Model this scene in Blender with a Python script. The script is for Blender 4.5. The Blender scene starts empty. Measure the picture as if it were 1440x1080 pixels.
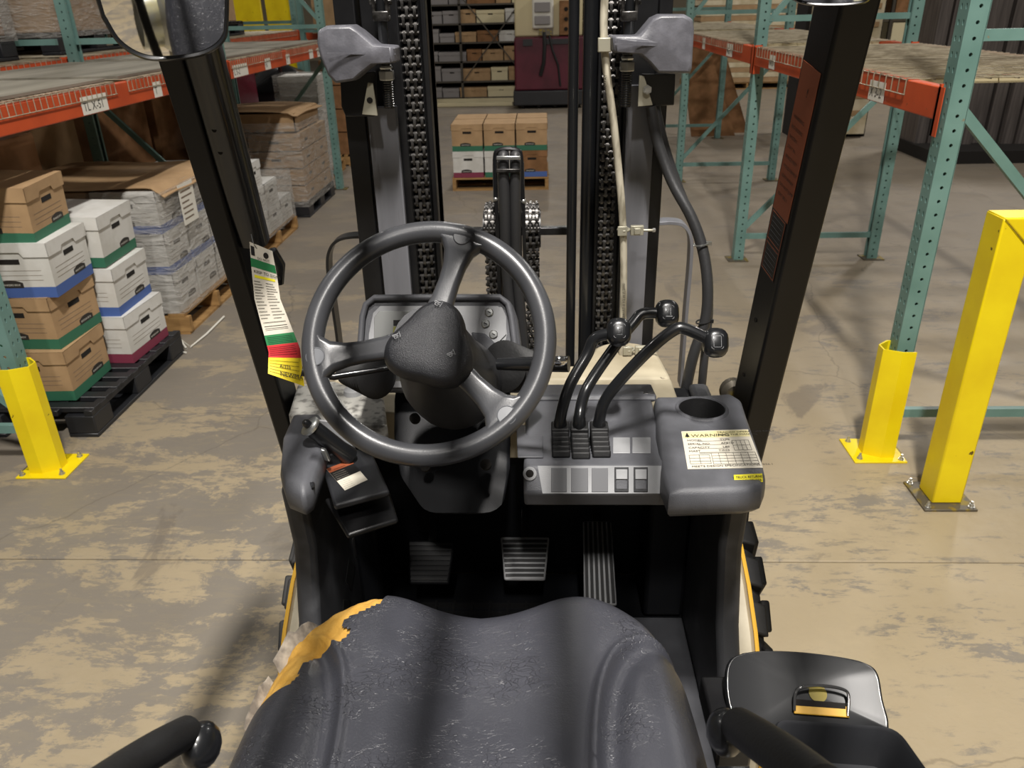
import bpy, math, random
from mathutils import Vector, Matrix
random.seed(7)
SC = bpy.context.scene
COL = SC.collection
# ---------------------------------------------------------------- camera
F = 1100.0; CH = 1.8
_down = Vector((55, -2250, F)).normalized()
_fw = Vector((41, 540, F)); _fw = (_fw - _down * _fw.dot(_down)).normalized()
_up = -_down
_rt = Vector((_fw.y*_up.z-_fw.z*_up.y, _fw.z*_up.x-_fw.x*_up.z, _fw.x*_up.y-_fw.y*_up.x))
if _rt.x < 0: _rt = -_rt
R3 = Matrix((_rt, _fw, _up))
cd = bpy.data.cameras.new('camera'); cam = bpy.data.objects.new('camera', cd); COL.objects.link(cam)
cr, cu, cf = R3.col[0], R3.col[1], R3.col[2]
M4 = Matrix.Identity(4)
for i in range(3):
    M4[i][0] = cr[i]; M4[i][1] = cu[i]; M4[i][2] = -cf[i]
M4[2][3] = CH
cam.matrix_world = M4
cd.sensor_width = 36; cd.lens = F/1440*36; cd.clip_start = .02; cd.clip_end = 200
cd.dof.use_dof = True; cd.dof.focus_distance = 1.35; cd.dof.aperture_fstop = 10
SC.camera = cam
def at(x, y, X=None, Y=None, Z=None):
    """point of the place seen at photograph pixel (x, y) lying on one known plane"""
    r = R3 @ Vector((x-720, 540-y, F))
    if Z is not None: t = (Z-CH)/r.z
    elif Y is not None: t = Y/r.y
    else: t = X/r.x
    return Vector((0, 0, CH)) + r*t
# ---------------------------------------------------------------- light
w = bpy.data.worlds.new('world'); SC.world = w; w.use_nodes = True
w.node_tree.nodes['Background'].inputs[0].default_value = (1.0, .95, .9, 1)
w.node_tree.nodes['Background'].inputs[1].default_value = .085
def lamp(loc, sx, sy, power, col=(1, .955, .9), target=None):
    l = bpy.data.lights.new('high_bay_light', 'AREA'); l.shape = 'RECTANGLE'; l.size = sx; l.size_y = sy
    l.energy = power; l.color = col
    o = bpy.data.objects.new('high_bay_light', l); COL.objects.link(o); o.location = loc
    return o
lamp((.36, -.6, 7.0), .24, .7, 760)
lamp((.30, -3.9, 7.0), .24, .7, 380)
lamp((-.3, 8.5, 7.2), .35, 1.1, 90)
lamp((0, 18, 7.2), .35, 1.2, 190)
lamp((6.5, 6.5, 7.2), .35, 1.2, 135)
lamp((7.5, 13, 7.2), .4, 1.3, 380)
lamp((-6, 4, 7.2), .35, 1.2, 80)
lamp((-6, 12, 7.2), .35, 1.2, 105)
SC.view_settings.view_transform = 'Standard'; SC.view_settings.look = 'None'
SC.view_settings.gamma = 1; SC.view_settings.use_curve_mapping = False
SC.view_settings.exposure = -0.12
# ---------------------------------------------------------------- materials
def lin(c):
    if isinstance(c, str):
        c = tuple(int(c[i:i+2], 16)/255 for i in (0, 2, 4))
    return tuple(((v/12.92) if v <= .04045 else ((v+.055)/1.055)**2.4) for v in c) + (1,)
def mat(name, c, rough=.5, metal=0, c2=None, nscale=8, lo=.4, hi=.6, bump=0, bscale=200, spec=.5, alpha=1, coat=0, stretch=None, detail=6, c3=None, n3=30, lo3=.6, hi3=.7, rvar=0, trans=0):
    m = bpy.data.materials.new(name); m.use_nodes = True
    nt = m.node_tree; b = nt.nodes['Principled BSDF']
    b.inputs['Base Color'].default_value = lin(c); b.inputs['Roughness'].default_value = rough
    b.inputs['Metallic'].default_value = metal; b.inputs['Specular IOR Level'].default_value = spec
    b.inputs['Alpha'].default_value = alpha; b.inputs['Coat Weight'].default_value = coat
    b.inputs['Transmission Weight'].default_value = trans
    L = nt.links.new; N = nt.nodes.new
    tc = N('ShaderNodeTexCoord'); vec = tc.outputs['Object']
    if stretch:
        mp = N('ShaderNodeMapping'); mp.inputs['Scale'].default_value = stretch; L(vec, mp.inputs['Vector']); vec = mp.outputs['Vector']
    def noise(s, d=detail):
        n = N('ShaderNodeTexNoise'); n.inputs['Scale'].default_value = s; n.inputs['Detail'].default_value = d; L(vec, n.inputs['Vector']); return n.outputs['Fac']
    def ramp(src, a, b_):
        r = N('ShaderNodeMapRange'); r.inputs['From Min'].default_value = a; r.inputs['From Max'].default_value = b_; L(src, r.inputs['Value']); return r.outputs['Result']
    if c2 is not None:
        f = ramp(noise(nscale), lo, hi)
        mx = N('ShaderNodeMix'); mx.data_type = 'RGBA'; L(f, mx.inputs[0]); mx.inputs[6].default_value = lin(c); mx.inputs[7].default_value = lin(c2)
        out = mx.outputs[2]
        if c3 is not None:
            m3 = N('ShaderNodeMix'); m3.data_type = 'RGBA'; L(ramp(noise(n3), lo3, hi3), m3.inputs[0]); L(out, m3.inputs[6]); m3.inputs[7].default_value = lin(c3); out = m3.outputs[2]
        L(out, b.inputs['Base Color'])
    if rvar:
        r = N('ShaderNodeMapRange'); r.inputs['To Min'].default_value = rough-rvar; r.inputs['To Max'].default_value = rough+rvar; L(noise(nscale*2.3), r.inputs['Value']); L(r.outputs['Result'], b.inputs['Roughness'])
    if bump:
        bp = N('ShaderNodeBump'); bp.inputs['Strength'].default_value = bump; bp.inputs['Distance'].default_value = .002
        L(noise(bscale), bp.inputs['Height']); L(bp.outputs['Normal'], b.inputs['Normal'])
    return m
M = {}
M['concrete_base'] = mat('concrete_base', '3a3630', .9)
M['teal'] = mat('teal_paint', '6f918a', .42, c2='5d7f78', nscale=5, lo=.35, hi=.7, c3='7f7a66', n3=40, lo3=.72, hi3=.76)
M['orange'] = mat('orange_paint', 'c9532a', .4, c2='b04523', nscale=4, lo=.4, hi=.7, c3='7c4630', n3=60, lo3=.7, hi3=.74)
M['wire'] = mat('galvanised_wire', 'a89e88', .45, .3, c2='857b66', nscale=14)
M['deck'] = mat('deck_board', '8f8a7c', .7, c2='6f6a5e', nscale=6, stretch=(1, .15, 1), lo=.35, hi=.65)
M['channel'] = mat('deck_channel', 'b9ad8c', .5)
M['yellow'] = mat('yellow_paint', 'f0d80c', .38, c2='e2c508', nscale=6, lo=.3, hi=.7, c3='5e4a10', n3=26, lo3=.725, hi3=.735)
M['bolt'] = mat('zinc_bolt', 'b8b8b4', .3, .8)
M['steel'] = mat('dull_steel', '6a6459', .5, .6, c2='8f7d3a', nscale=20, lo=.5, hi=.6)
M['kraft'] = mat('kraft_card', 'b3936c', .8, c2='a0825e', nscale=9, lo=.3, hi=.7)
M['kraft_dark'] = mat('kraft_card_brown', '8c6440', .8, c2='75522f', nscale=7)
M['white_card'] = mat('white_card', 'd6d5d0', .7, c2='c6c4bd', nscale=7)
M['grey_card'] = mat('grey_card', '8b8786', .8)
M['cream_card'] = mat('cream_card', 'd3c8a4', .8)
M['green_band'] = mat('green_print', '2f6a50', .7)
M['blue_band'] = mat('blue_print', '44609e', .7)
M['red_band'] = mat('maroon_print', '7d2f45', .7)
M['ink'] = mat('dark_ink', '2a2622', .7)
M['ink_soft'] = mat('faded_ink', '77695a', .8)
M['hole'] = mat('dark_opening', '14100c', .9)
M['wood'] = mat('pallet_wood', 'b08a56', .75, c2='8a683c', nscale=6, stretch=(1, 4, 4), lo=.3, hi=.7)
M['black_pallet'] = mat('black_plastic_pallet', '1f2023', .45)
M['paper'] = mat('paper', 'dedbd0', .7)
M['wrap'] = None
M['blk_steel'] = mat('black_painted_steel', '0a0a0c', .4, c2='101012', nscale=9, bump=.05, bscale=160, spec=.3)
M['blk_gloss'] = mat('black_gloss_tube', '17181a', .28, coat=.25)
M['blk_plastic'] = mat('black_plastic', '232427', .42, bump=.25, bscale=900, c2='26272a', nscale=5)
M['grey_plastic'] = mat('grey_plastic', '4c4d51', .45, bump=.3, bscale=700, c2='606166', nscale=12, lo=.35, hi=.7, rvar=.08)
M['light_plastic'] = mat('worn_grey_plastic', '8c8d8f', .5, bump=.2, bscale=600, c2='a8a9ab', nscale=10, lo=.3, hi=.7)
M['wheel_rim'] = mat('steering_rim_plastic', '38393c', .3, c2='424346', nscale=6, bump=.06, bscale=500, rvar=.05)
M['hub'] = mat('hub_pad_plastic', '1f2024', .36, bump=.55, bscale=900)
M['rubber'] = mat('rubber', '121213', .6, bump=.2, bscale=200)
M['tyre'] = mat('tyre_rubber', '1d1d1e', .7, bump=.3, bscale=120, c2='2b2a28', nscale=6)
M['hose'] = mat('hose_rubber', '303031', .45, bump=.3, bscale=400, stretch=(1, 1, .2))
M['mast'] = mat('mast_steel', '6c6d72', .45, .25, c2='808187', nscale=4, stretch=(6, 6, .6), lo=.3, hi=.7, c3='3c3a38', n3=8, lo3=.62, hi3=.8)
M['mast_dark'] = mat('greasy_mast_steel', '101012', .35, c2='181819', nscale=12)
M['chain'] = mat('oily_chain', '5c5a58', .3, .75, c2='2f2d2b', nscale=60, lo=.4, hi=.6)
M['cream'] = mat('worn_cream_paint', 'bdb39a', .55, c2='a2977f', nscale=7, lo=.4, hi=.65, c3='6b5f50', n3=30, lo3=.66, hi3=.7)
M['fender_yellow'] = mat('fender_yellow_edge', 'd3a437', .5)
M['chipped'] = mat('chipped_cream_paint', 'b5b3ac', .45, c2='6f6d68', nscale=45, lo=.48, hi=.62, bump=.4, bscale=60)
M['chrome'] = mat('chrome', 'd8d8d8', .12, 1)
M['zinc'] = mat('zinc_plate', 'c4c6c4', .28, .9)
M['lampshell'] = mat('lamp_shell_grey', '5c5c62', .4, c2='73737a', nscale=30, lo=.45, hi=.75, bump=.2, bscale=200)
M['white_hose'] = mat('cream_hose', 'c9c2ae', .5, c2='8a8371', nscale=60, stretch=(1, 1, .25), lo=.45, hi=.65)
M['clamp'] = mat('painted_clamp', 'a9a593', .4, .3)
M['foam'] = mat('yellow_foam', 'b88a34', .9, bump=1, bscale=120, c2='c99c48', nscale=30)
M['torn'] = mat('torn_backing', 'a39a8c', .9, bump=.6, bscale=90, c2='6d665d', nscale=40)
M['dec_yellow'] = mat('yellow_decal', 'e8dc28', .45)
M['tag_white'] = mat('tag_white', 'd2cbbb', .5)
M['tag_green'] = mat('tag_green', '1f7240', .45)
M['tag_red'] = mat('tag_red', 'c0222a', .45)
M['tag_yellow'] = mat('tag_yellow', 'f0d516', .45)
M['orange_decal'] = mat('orange_decal', '8f4c30', .45)
M['decal_black'] = mat('black_decal', '1b1a1a', .4)
M['side_grey'] = mat('dark_grey_panel', '37383b', .5, bump=.2, bscale=500, c2='4a4b4e', nscale=14, lo=.5, hi=.7)
M['matte_black'] = mat('matte_black_plastic', '151619', .5, spec=.25, bump=.2, bscale=700)
M['tray'] = mat('tray_plastic', '2b2c2f', .4)
M['lcd'] = mat('lcd_green', 'a9a85c', .3)
M['red_truck'] = mat('maroon_truck_paint', '5c1a2c', .4, c2='4c1424', nscale=3)
M['truck_cream'] = mat('truck_cream', 'cfc29a', .5)
M['tank'] = mat('silver_tank', 'b9b9b2', .35, .7, c2='d8cf9c', nscale=12, lo=.5, hi=.7, bump=.3, bscale=40)
M['mirror'] = mat('mirror_glass', 'e8e8e8', .02, 1)
M['mesh_dark'] = mat('dark_shelf_steel', '4d4840', .5, .4)
M['wall'] = mat('warehouse_wall', 'a59a84', .9)
M['blackbag'] = mat('black_stretch_film', '0c0c0d', .2, bump=1, bscale=12, coat=.5)
M['bright'] = mat('pale_wood_panel', 'd9cdb0', .7, c2='c2b390', nscale=5)
M['rail_dark'] = mat('stacked_dark_board', '453f3c', .7, c2='5d5652', nscale=4, stretch=(8, 8, .4))
M['red_plastic'] = mat('red_plastic', '5f1a28', .4)
M['lens'] = mat('lens_glass', 'd0d4d8', .08, coat=1)

def wrapmat():
    m = bpy.data.materials.new('stretch_film'); m.use_nodes = True; nt = m.node_tree; N = nt.nodes.new; L = nt.links.new
    for n in list(nt.nodes): nt.nodes.remove(n)
    o = N('ShaderNodeOutputMaterial'); mix = N('ShaderNodeMixShader'); t = N('ShaderNodeBsdfTransparent'); p = N('ShaderNodeBsdfPrincipled')
    p.inputs['Base Color'].default_value = lin('bdbab4'); p.inputs['Roughness'].default_value = .18; p.inputs['Specular IOR Level'].default_value = 1
    tc = N('ShaderNodeTexCoord'); mp = N('ShaderNodeMapping'); mp.inputs['Scale'].default_value = (3, 3, 14); mp.inputs['Rotation'].default_value = (.35, .3, 0)
    L(tc.outputs['Object'], mp.inputs['Vector']); n = N('ShaderNodeTexNoise'); n.inputs['Scale'].default_value = 2.5; n.inputs['Detail'].default_value = 4; n.inputs['Distortion'].default_value = 1
    L(mp.outputs['Vector'], n.inputs['Vector']); b = N('ShaderNodeBump'); b.inputs['Strength'].default_value = 1; b.inputs['Distance'].default_value = .03
    L(n.outputs['Fac'], b.inputs['Height']); L(b.outputs['Normal'], p.inputs['Normal'])
    r = N('ShaderNodeMapRange'); r.inputs['From Min'].default_value = .3; r.inputs['From Max'].default_value = .75; r.inputs['To Min'].default_value = .18; r.inputs['To Max'].default_value = .62
    L(n.outputs['Fac'], r.inputs['Value']); L(r.outputs['Result'], mix.inputs[0]); L(t.outputs[0], mix.inputs[1]); L(p.outputs[0], mix.inputs[2]); L(mix.outputs[0], o.inputs['Surface'])
    return m
M['wrap'] = wrapmat()

def floormat():
    m = bpy.data.materials.new('worn_concrete'); m.use_nodes = True; nt = m.node_tree; b = nt.nodes['Principled BSDF']; N = nt.nodes.new; L = nt.links.new
    tc = N('ShaderNodeTexCoord'); V = tc.outputs['Object']
    def mp(s, rot=0):
        k = N('ShaderNodeMapping'); k.inputs['Scale'].default_value = s; k.inputs['Rotation'].default_value = (0, 0, rot); L(V, k.inputs['Vector']); return k.outputs['Vector']
    def noise(s, d, v, dist=0, r=.55):
        n = N('ShaderNodeTexNoise'); n.inputs['Scale'].default_value = s; n.inputs['Detail'].default_value = d; n.inputs['Distortion'].default_value = dist; n.inputs['Roughness'].default_value = r; L(v, n.inputs['Vector']); return n.outputs['Fac']
    def rng(s, a, b_, c=0, d=1):
        r = N('ShaderNodeMapRange'); r.inputs['From Min'].default_value = a; r.inputs['From Max'].default_value = b_; r.inputs['To Min'].default_value = c; r.inputs['To Max'].default_value = d; L(s, r.inputs['Value']); return r.outputs['Result']
    def mix(f, a, c):
        x = N('ShaderNodeMix'); x.data_type = 'RGBA'; L(f, x.inputs[0])
        for k, q in ((6, a), (7, c)):
            if isinstance(q, str): x.inputs[k].default_value = lin(q)
            else: L(q, x.inputs[k])
        return x.outputs[2]
    def math_(op, a, c):
        x = N('ShaderNodeMath'); x.operation = op
        for k, q in ((0, a), (1, c)):
            if isinstance(q, (int, float)): x.inputs[k].default_value = q
            else: L(q, x.inputs[k])
        return x.outputs[0]
    base = mix(rng(noise(1.3, 8, mp((1, 1, 1))), .35, .65), '94866b', 'a5967a')
    base = mix(rng(noise(22, 8, mp((1, 1, 1)), 0, .7), .3, .7), base, '9d8f75')
    # grey film left where the pale skin is worn off, near the photographer's left
    sx = N('ShaderNodeSeparateXYZ'); L(V, sx.inputs[0])
    left = rng(sx.outputs['X'], 1.2, -.9)
    patch = math_('ADD', noise(1.7, 14, mp((1, 1.7, 1), .25), .25, .76), math_('MULTIPLY', left, .10))
    base = mix(rng(patch, .565, .60), base, '7a7368')
    fine = noise(11, 12, mp((.7, 2.6, 1), .15), .4, .7)
    base = mix(math_('MULTIPLY', rng(fine, .52, .57), rng(patch, .48, .56)), base, '7e7668')
    # brown-grey stains
    st = noise(.8, 10, mp((1.4, 1, 1), .7), .9, .62)
    base = mix(rng(st, .62, .65, 0, .6), base, '665e54')
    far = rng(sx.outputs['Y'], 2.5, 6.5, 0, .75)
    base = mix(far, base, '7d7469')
    dirt = noise(.35, 5, mp((1, .6, 1)))
    base = mix(rng(dirt, .5, .75, 0, .5), base, '6c6459')
    # hairline cracks
    vo = N('ShaderNodeTexVoronoi'); vo.feature = 'DISTANCE_TO_EDGE'; vo.inputs['Scale'].default_value = .55
    wv = N('ShaderNodeMix'); wv.data_type = 'VECTOR'; nz = N('ShaderNodeTexNoise'); nz.inputs['Scale'].default_value = 3; nz.inputs['Detail'].default_value = 6; L(V, nz.inputs['Vector'])
    wv.inputs[0].default_value = .18; L(V, wv.inputs[4]); L(nz.outputs['Color'], wv.inputs[5]); L(wv.outputs[1], vo.inputs['Vector'])
    base = mix(rng(vo.outputs['Distance'], .0025, .0006, 0, .35), base, '4f473c')
    L(base, b.inputs['Base Color'])
    L(rng(noise(3, 6, mp((1, 1, 1))), .3, .7, .42, .68), b.inputs['Roughness'])
    bp = N('ShaderNodeBump'); bp.inputs['Strength'].default_value = .35; bp.inputs['Distance'].default_value = .004
    L(noise(45, 12, mp((1, 1, 1))), bp.inputs['Height']); L(bp.outputs['Normal'], b.inputs['Normal'])
    return m
M['floor'] = floormat()

def vinylmat():
    m = mat('creased_black_vinyl', '323339', .38, c2='3c3d44', nscale=5, spec=.6)
    nt = m.node_tree; b = nt.nodes['Principled BSDF']; N = nt.nodes.new; L = nt.links.new
    tc = N('ShaderNodeTexCoord')
    def warp(scale, amt, st=(1, 1, 1)):
        mp = N('ShaderNodeMapping'); mp.inputs['Scale'].default_value = st; L(tc.outputs['Object'], mp.inputs['Vector'])
        nz = N('ShaderNodeTexNoise'); nz.inputs['Scale'].default_value = scale; nz.inputs['Detail'].default_value = 4; L(mp.outputs['Vector'], nz.inputs['Vector'])
        x = N('ShaderNodeMix'); x.data_type = 'VECTOR'; x.inputs[0].default_value = amt; L(mp.outputs['Vector'], x.inputs[4]); L(nz.outputs['Color'], x.inputs[5]); return x.outputs[1]
    v1 = N('ShaderNodeTexVoronoi'); v1.feature = 'DISTANCE_TO_EDGE'; v1.inputs['Scale'].default_value = 62; L(warp(14, .16, (1, 1.6, 1)), v1.inputs['Vector'])
    r1 = N('ShaderNodeMapRange'); r1.inputs['From Max'].default_value = .05; L(v1.outputs['Distance'], r1.inputs['Value'])
    nn = N('ShaderNodeTexNoise'); nn.inputs['Scale'].default_value = 11; nn.inputs['Detail'].default_value = 3; L(tc.outputs['Object'], nn.inputs['Vector'])
    mk = N('ShaderNodeMapRange'); mk.inputs['From Min'].default_value = .42; mk.inputs['From Max'].default_value = .62; L(nn.outputs['Fac'], mk.inputs['Value'])
    nf = N('ShaderNodeTexNoise'); nf.inputs['Scale'].default_value = 420; nf.inputs['Detail'].default_value = 3; L(tc.outputs['Object'], nf.inputs['Vector'])
    b1 = N('ShaderNodeBump'); b1.inputs['Distance'].default_value = .0009; L(mk.outputs['Result'], b1.inputs['Strength']); L(r1.outputs['Result'], b1.inputs['Height'])
    b2 = N('ShaderNodeBump'); b2.inputs['Distance'].default_value = .0009; b2.inputs['Strength'].default_value = .5; L(nf.outputs['Fac'], b2.inputs['Height']); L(b1.outputs['Normal'], b2.inputs['Normal'])
    nw = N('ShaderNodeTexNoise'); nw.inputs['Scale'].default_value = 45; nw.inputs['Detail'].default_value = 4; nw.inputs['Distortion'].default_value = 1.5; L(tc.outputs['Object'], nw.inputs['Vector'])
    b3 = N('ShaderNodeBump'); b3.inputs['Distance'].default_value = .0016; b3.inputs['Strength'].default_value = .3; L(nw.outputs['Fac'], b3.inputs['Height']); L(b2.outputs['Normal'], b3.inputs['Normal'])
    L(b3.outputs['Normal'], b.inputs['Normal'])
    return m
M['vinyl'] = vinylmat()

# ---------------------------------------------------------------- mesh builder
TXT = {}
class MB:
    def __init__(s, m): s.v = []; s.f = []; s.fm = []; s.ms = [m]; s.cur = 0
    def use(s, m):
        if m not in s.ms: s.ms.append(m)
        s.cur = s.ms.index(m); return s
    def add(s, vs, fs):
        o = len(s.v); s.v += [Vector(p) for p in vs]
        for f in fs: s.f.append(tuple(i+o for i in f)); s.fm.append(s.cur)
        return s
    def box(s, c, d, R=None):
        c = Vector(c); x, y, z = d[0]/2, d[1]/2, d[2]/2
        vs = [Vector((a, b, e)) for a in (-x, x) for b in (-y, y) for e in (-z, z)]
        if R is not None: vs = [R @ p for p in vs]
        return s.add([p+c for p in vs], [(0, 1, 3, 2), (4, 6, 7, 5), (0, 4, 5, 1), (2, 3, 7, 6), (0, 2, 6, 4), (1, 5, 7, 3)])
    def bb(s, a, b): return s.box([(a[i]+b[i])/2 for i in range(3)], [abs(b[i]-a[i]) for i in range(3)])
    def bar(s, p, q, w, h, up=(0, 0, 1)):
        p = Vector(p); q = Vector(q); d = q-p; L = d.length; y = d.normalized(); u = Vector(up)
        if abs(y.dot(u)) > .98: u = Vector((0, 1, 0))
        x = y.cross(u).normalized(); z = x.cross(y)
        return s.box((p+q)/2, (w, L, h), Matrix((x, y, z)).transposed())
    def loft(s, rings, cap=True, closed=False):
        n = len(rings[0]); vs = [p for r in rings for p in r]; fs = []
        k = len(rings)
        for i in range(k if closed else k-1):
            for j in range(n):
                a = i*n+j; b = i*n+(j+1) % n; c = ((i+1) % k)*n+(j+1) % n; d = ((i+1) % k)*n+j
                fs.append((a, b, c, d))
        if cap and not closed: fs.append(tuple(range(n))[::-1]); fs.append(tuple((k-1)*n+j for j in range(n)))
        return s.add(vs, fs)
    def tube(s, pts, r, n=12, closed=False, cap=True):
        pts = [Vector(p) for p in pts]; rings = []; k = len(pts); rr = r if isinstance(r, (list, tuple)) else [r]*k
        prev = None
        for i, p in enumerate(pts):
            a = pts[(i-1) % k] if (closed or i > 0) else p; b = pts[(i+1) % k] if (closed or i < k-1) else p
            t = (b-a).normalized()
            if prev is None:
                u = Vector((0, 0, 1)) if abs(t.z) < .9 else Vector((1, 0, 0)); x = t.cross(u).normalized()
            else: x = (prev - t*prev.dot(t)).normalized()
            prev = x; y = t.cross(x)
            rings.append([p + (x*math.cos(q)+y*math.sin(q))*rr[i] for q in [2*math.pi*j/n for j in range(n)]])
        return s.loft(rings, cap, closed)
    def cyl(s, p, q, r, n=16, r2=None): return s.tube([p, q], [r, r if r2 is None else r2], n)
    def prism(s, poly, vec):
        vec = Vector(vec); a = [Vector(p) for p in poly]; b = [p+vec for p in a]; return s.loft([a, b])
    def lathe(s, prof, o, ax=(0, 0, 1), n=24, cap=True):
        o = Vector(o); z = Vector(ax).normalized(); u = Vector((1, 0, 0)) if abs(z.x) < .9 else Vector((0, 1, 0)); x = z.cross(u).normalized(); y = z.cross(x)
        return s.loft([[o+z*h+(x*math.cos(2*math.pi*j/n)+y*math.sin(2*math.pi*j/n))*r for j in range(n)] for r, h in prof], cap)
    def ball(s, c, r, n=16, m=10, sc=(1, 1, 1), R=None):
        rings = []
        for i in range(m+1):
            a = math.pi*(i+.02)/(m+.04); ring = []
            for j in range(n):
                p = Vector((math.sin(a)*math.cos(2*math.pi*j/n)*sc[0], math.sin(a)*math.sin(2*math.pi*j/n)*sc[1], math.cos(a)*sc[2]))*r
                if R is not None: p = R @ p
                ring.append(Vector(c)+p)
            rings.append(ring)
        return s.loft(rings)
    def grid(s, fn, nu, nv):
        vs = [fn(i/nu, j/nv) for j in range(nv+1) for i in range(nu+1)]
        return s.add(vs, [(j*(nu+1)+i, j*(nu+1)+i+1, (j+1)*(nu+1)+i+1, (j+1)*(nu+1)+i) for j in range(nv) for i in range(nu)])
    def text(s, body, o, x, y, h, up=.0004):
        """flat lettering, o = left end of the base line, x / y unit vectors, h = cap height"""
        if body not in TXT:
            c = bpy.data.curves.new('t', 'FONT'); c.body = body; c.size = 1.4; c.resolution_u = 2
            t = bpy.data.objects.new('t', c); COL.objects.link(t); dg = bpy.context.evaluated_depsgraph_get(); me = bpy.data.meshes.new_from_object(t.evaluated_get(dg))
            TXT[body] = ([v.co.copy() for v in me.vertices], [tuple(p.vertices) for p in me.polygons])
            bpy.data.objects.remove(t); bpy.data.curves.remove(c); bpy.data.meshes.remove(me)
        x = Vector(x).normalized(); y = Vector(y).normalized(); n = x.cross(y); vv, ff = TXT[body]
        return s.add([Vector(o)+x*v.x*h+y*v.y*h+n*up for v in vv], ff)
    def quad(s, a, b, c, d): return s.add([a, b, c, d], [(0, 1, 2, 3)])
    def build(s, name, parent=None, org=None, bevel=0, seg=2, smooth=40, loc=None):
        if org is None:
            org = Vector([(min(p[i] for p in s.v)+max(p[i] for p in s.v))/2 for i in range(3)])
            if parent is None: org.z = min(p.z for p in s.v)
        org = Vector(org); me = bpy.data.meshes.new(name)
        me.from_pydata([p-org for p in s.v], [], s.f)
        for m in s.ms: me.materials.append(m)
        me.polygons.foreach_set('material_index', s.fm); me.update()
        import bmesh as _b
        bm = _b.new(); bm.from_mesh(me); _b.ops.recalc_face_normals(bm, faces=bm.faces); bm.to_mesh(me); bm.free()
        if smooth: me.shade_smooth(); me.set_sharp_from_angle(angle=math.radians(smooth))
        o = bpy.data.objects.new(name, me); COL.objects.link(o)
        if bevel:
            b = o.modifiers.new('b', 'BEVEL'); b.width = bevel; b.segments = seg; b.limit_method = 'ANGLE'; b.angle_limit = math.radians(35); b.harden_normals = False
        WP[o.name] = org
        if parent is not None: o.parent = parent; o.location = org - WP[parent.name]
        else: o.location = org
        return o
WP = {}
def thing(name, label, cat, loc=(0, 0, 0), group=None, rz=0):
    o = bpy.data.objects.new(name, None); COL.objects.link(o); o.location = loc; o.rotation_euler = (0, 0, rz); WP[o.name] = Vector(loc); o.empty_display_size = .1
    return tag(o, label, cat, group)
def tag(o, label, cat, group=None, kind=None):
    o['label'] = label; o['category'] = cat
    if group: o['group'] = group
    if kind: o['kind'] = kind
    return o
def struct(o): o['kind'] = 'structure'; return o
def copy_tree(o, loc=None, rz=None, label=None, group=None, rot=None):
    r = o.copy(); COL.objects.link(r)
    if loc is not None: r.location = loc
    if rz is not None: r.rotation_euler = (0, 0, rz)
    if rot is not None: r.rotation_euler = rot
    if label: r['label'] = label
    if group: r['group'] = group
    for ch in list(o.children):
        c = copy_tree(ch); c.parent = r
    return r
V3 = Vector
# ================================================================ THE SETTING
fl = thing('floor', '', ''); del fl['label']; del fl['category']; struct(fl)
MB(M['concrete_base']).bb((-16, -16, -.2), (22, 31, -.02)).build('floor_underlay', fl, smooth=0)
ys = [-16, -9.93, -3.83, 2.24, 8.34, 14.4, 20.5, 31]
for a, b in zip(ys, ys[1:]):
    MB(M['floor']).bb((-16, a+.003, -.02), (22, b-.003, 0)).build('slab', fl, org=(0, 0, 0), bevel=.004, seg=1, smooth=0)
struct(MB(M['wall']).bb((-16, 31, 0), (22, 31.2, 9)).build('wall_back', smooth=0))
struct(MB(M['wall']).bb((22, -5, 0), (22.2, 31, 9)).build('wall_right', smooth=0))
struct(MB(M['wall']).bb((-16.2, -5, 0), (-16, 31, 9)).build('wall_left', smooth=0))
# ---------------------------------------------------------------- racks
def perforated(mb, o, u, v, n, w, cells, pitch, rows, holes, th=.002):
    """plate in the (u, v) plane with real holes; cells = [(u0, u1, uc)], rows cells of height pitch"""
    o = V3(o); u = V3(u); v = V3(v); n = V3(n)
    for k in range(rows):
        v0 = k*pitch; v1 = v0+pitch
        for (a, b, c) in cells:
            vc = v0+pitch/2
            outer = [(a, v0), ((a+b)/2, v0), (b, v0), (b, vc), (b, v1), ((a+b)/2, v1), (a, v1), (a, vc)]
            inner = []
            for (pu, pv) in outer:
                an = math.atan2((pv-vc)/(pitch/2), (pu-(a+b)/2)/((b-a)/2))
                ru, rv = holes
                t = 1.0 if (rv == ru or pv > vc) else .75
                inner.append((c+ru*t*math.cos(an), vc+rv*math.sin(an)))
            vs = [o+u*p+v*q for p, q in outer]+[o+u*p+v*q for p, q in inner]+[o+u*p+v*q-n*th*2 for p, q in inner]
            fs = []
            for i in range(8):
                j = (i+1) % 8; fs += [(i, j, 8+j, 8+i), (8+i, 8+j, 16+j, 16+i)]
            mb.add(vs, fs)
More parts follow.
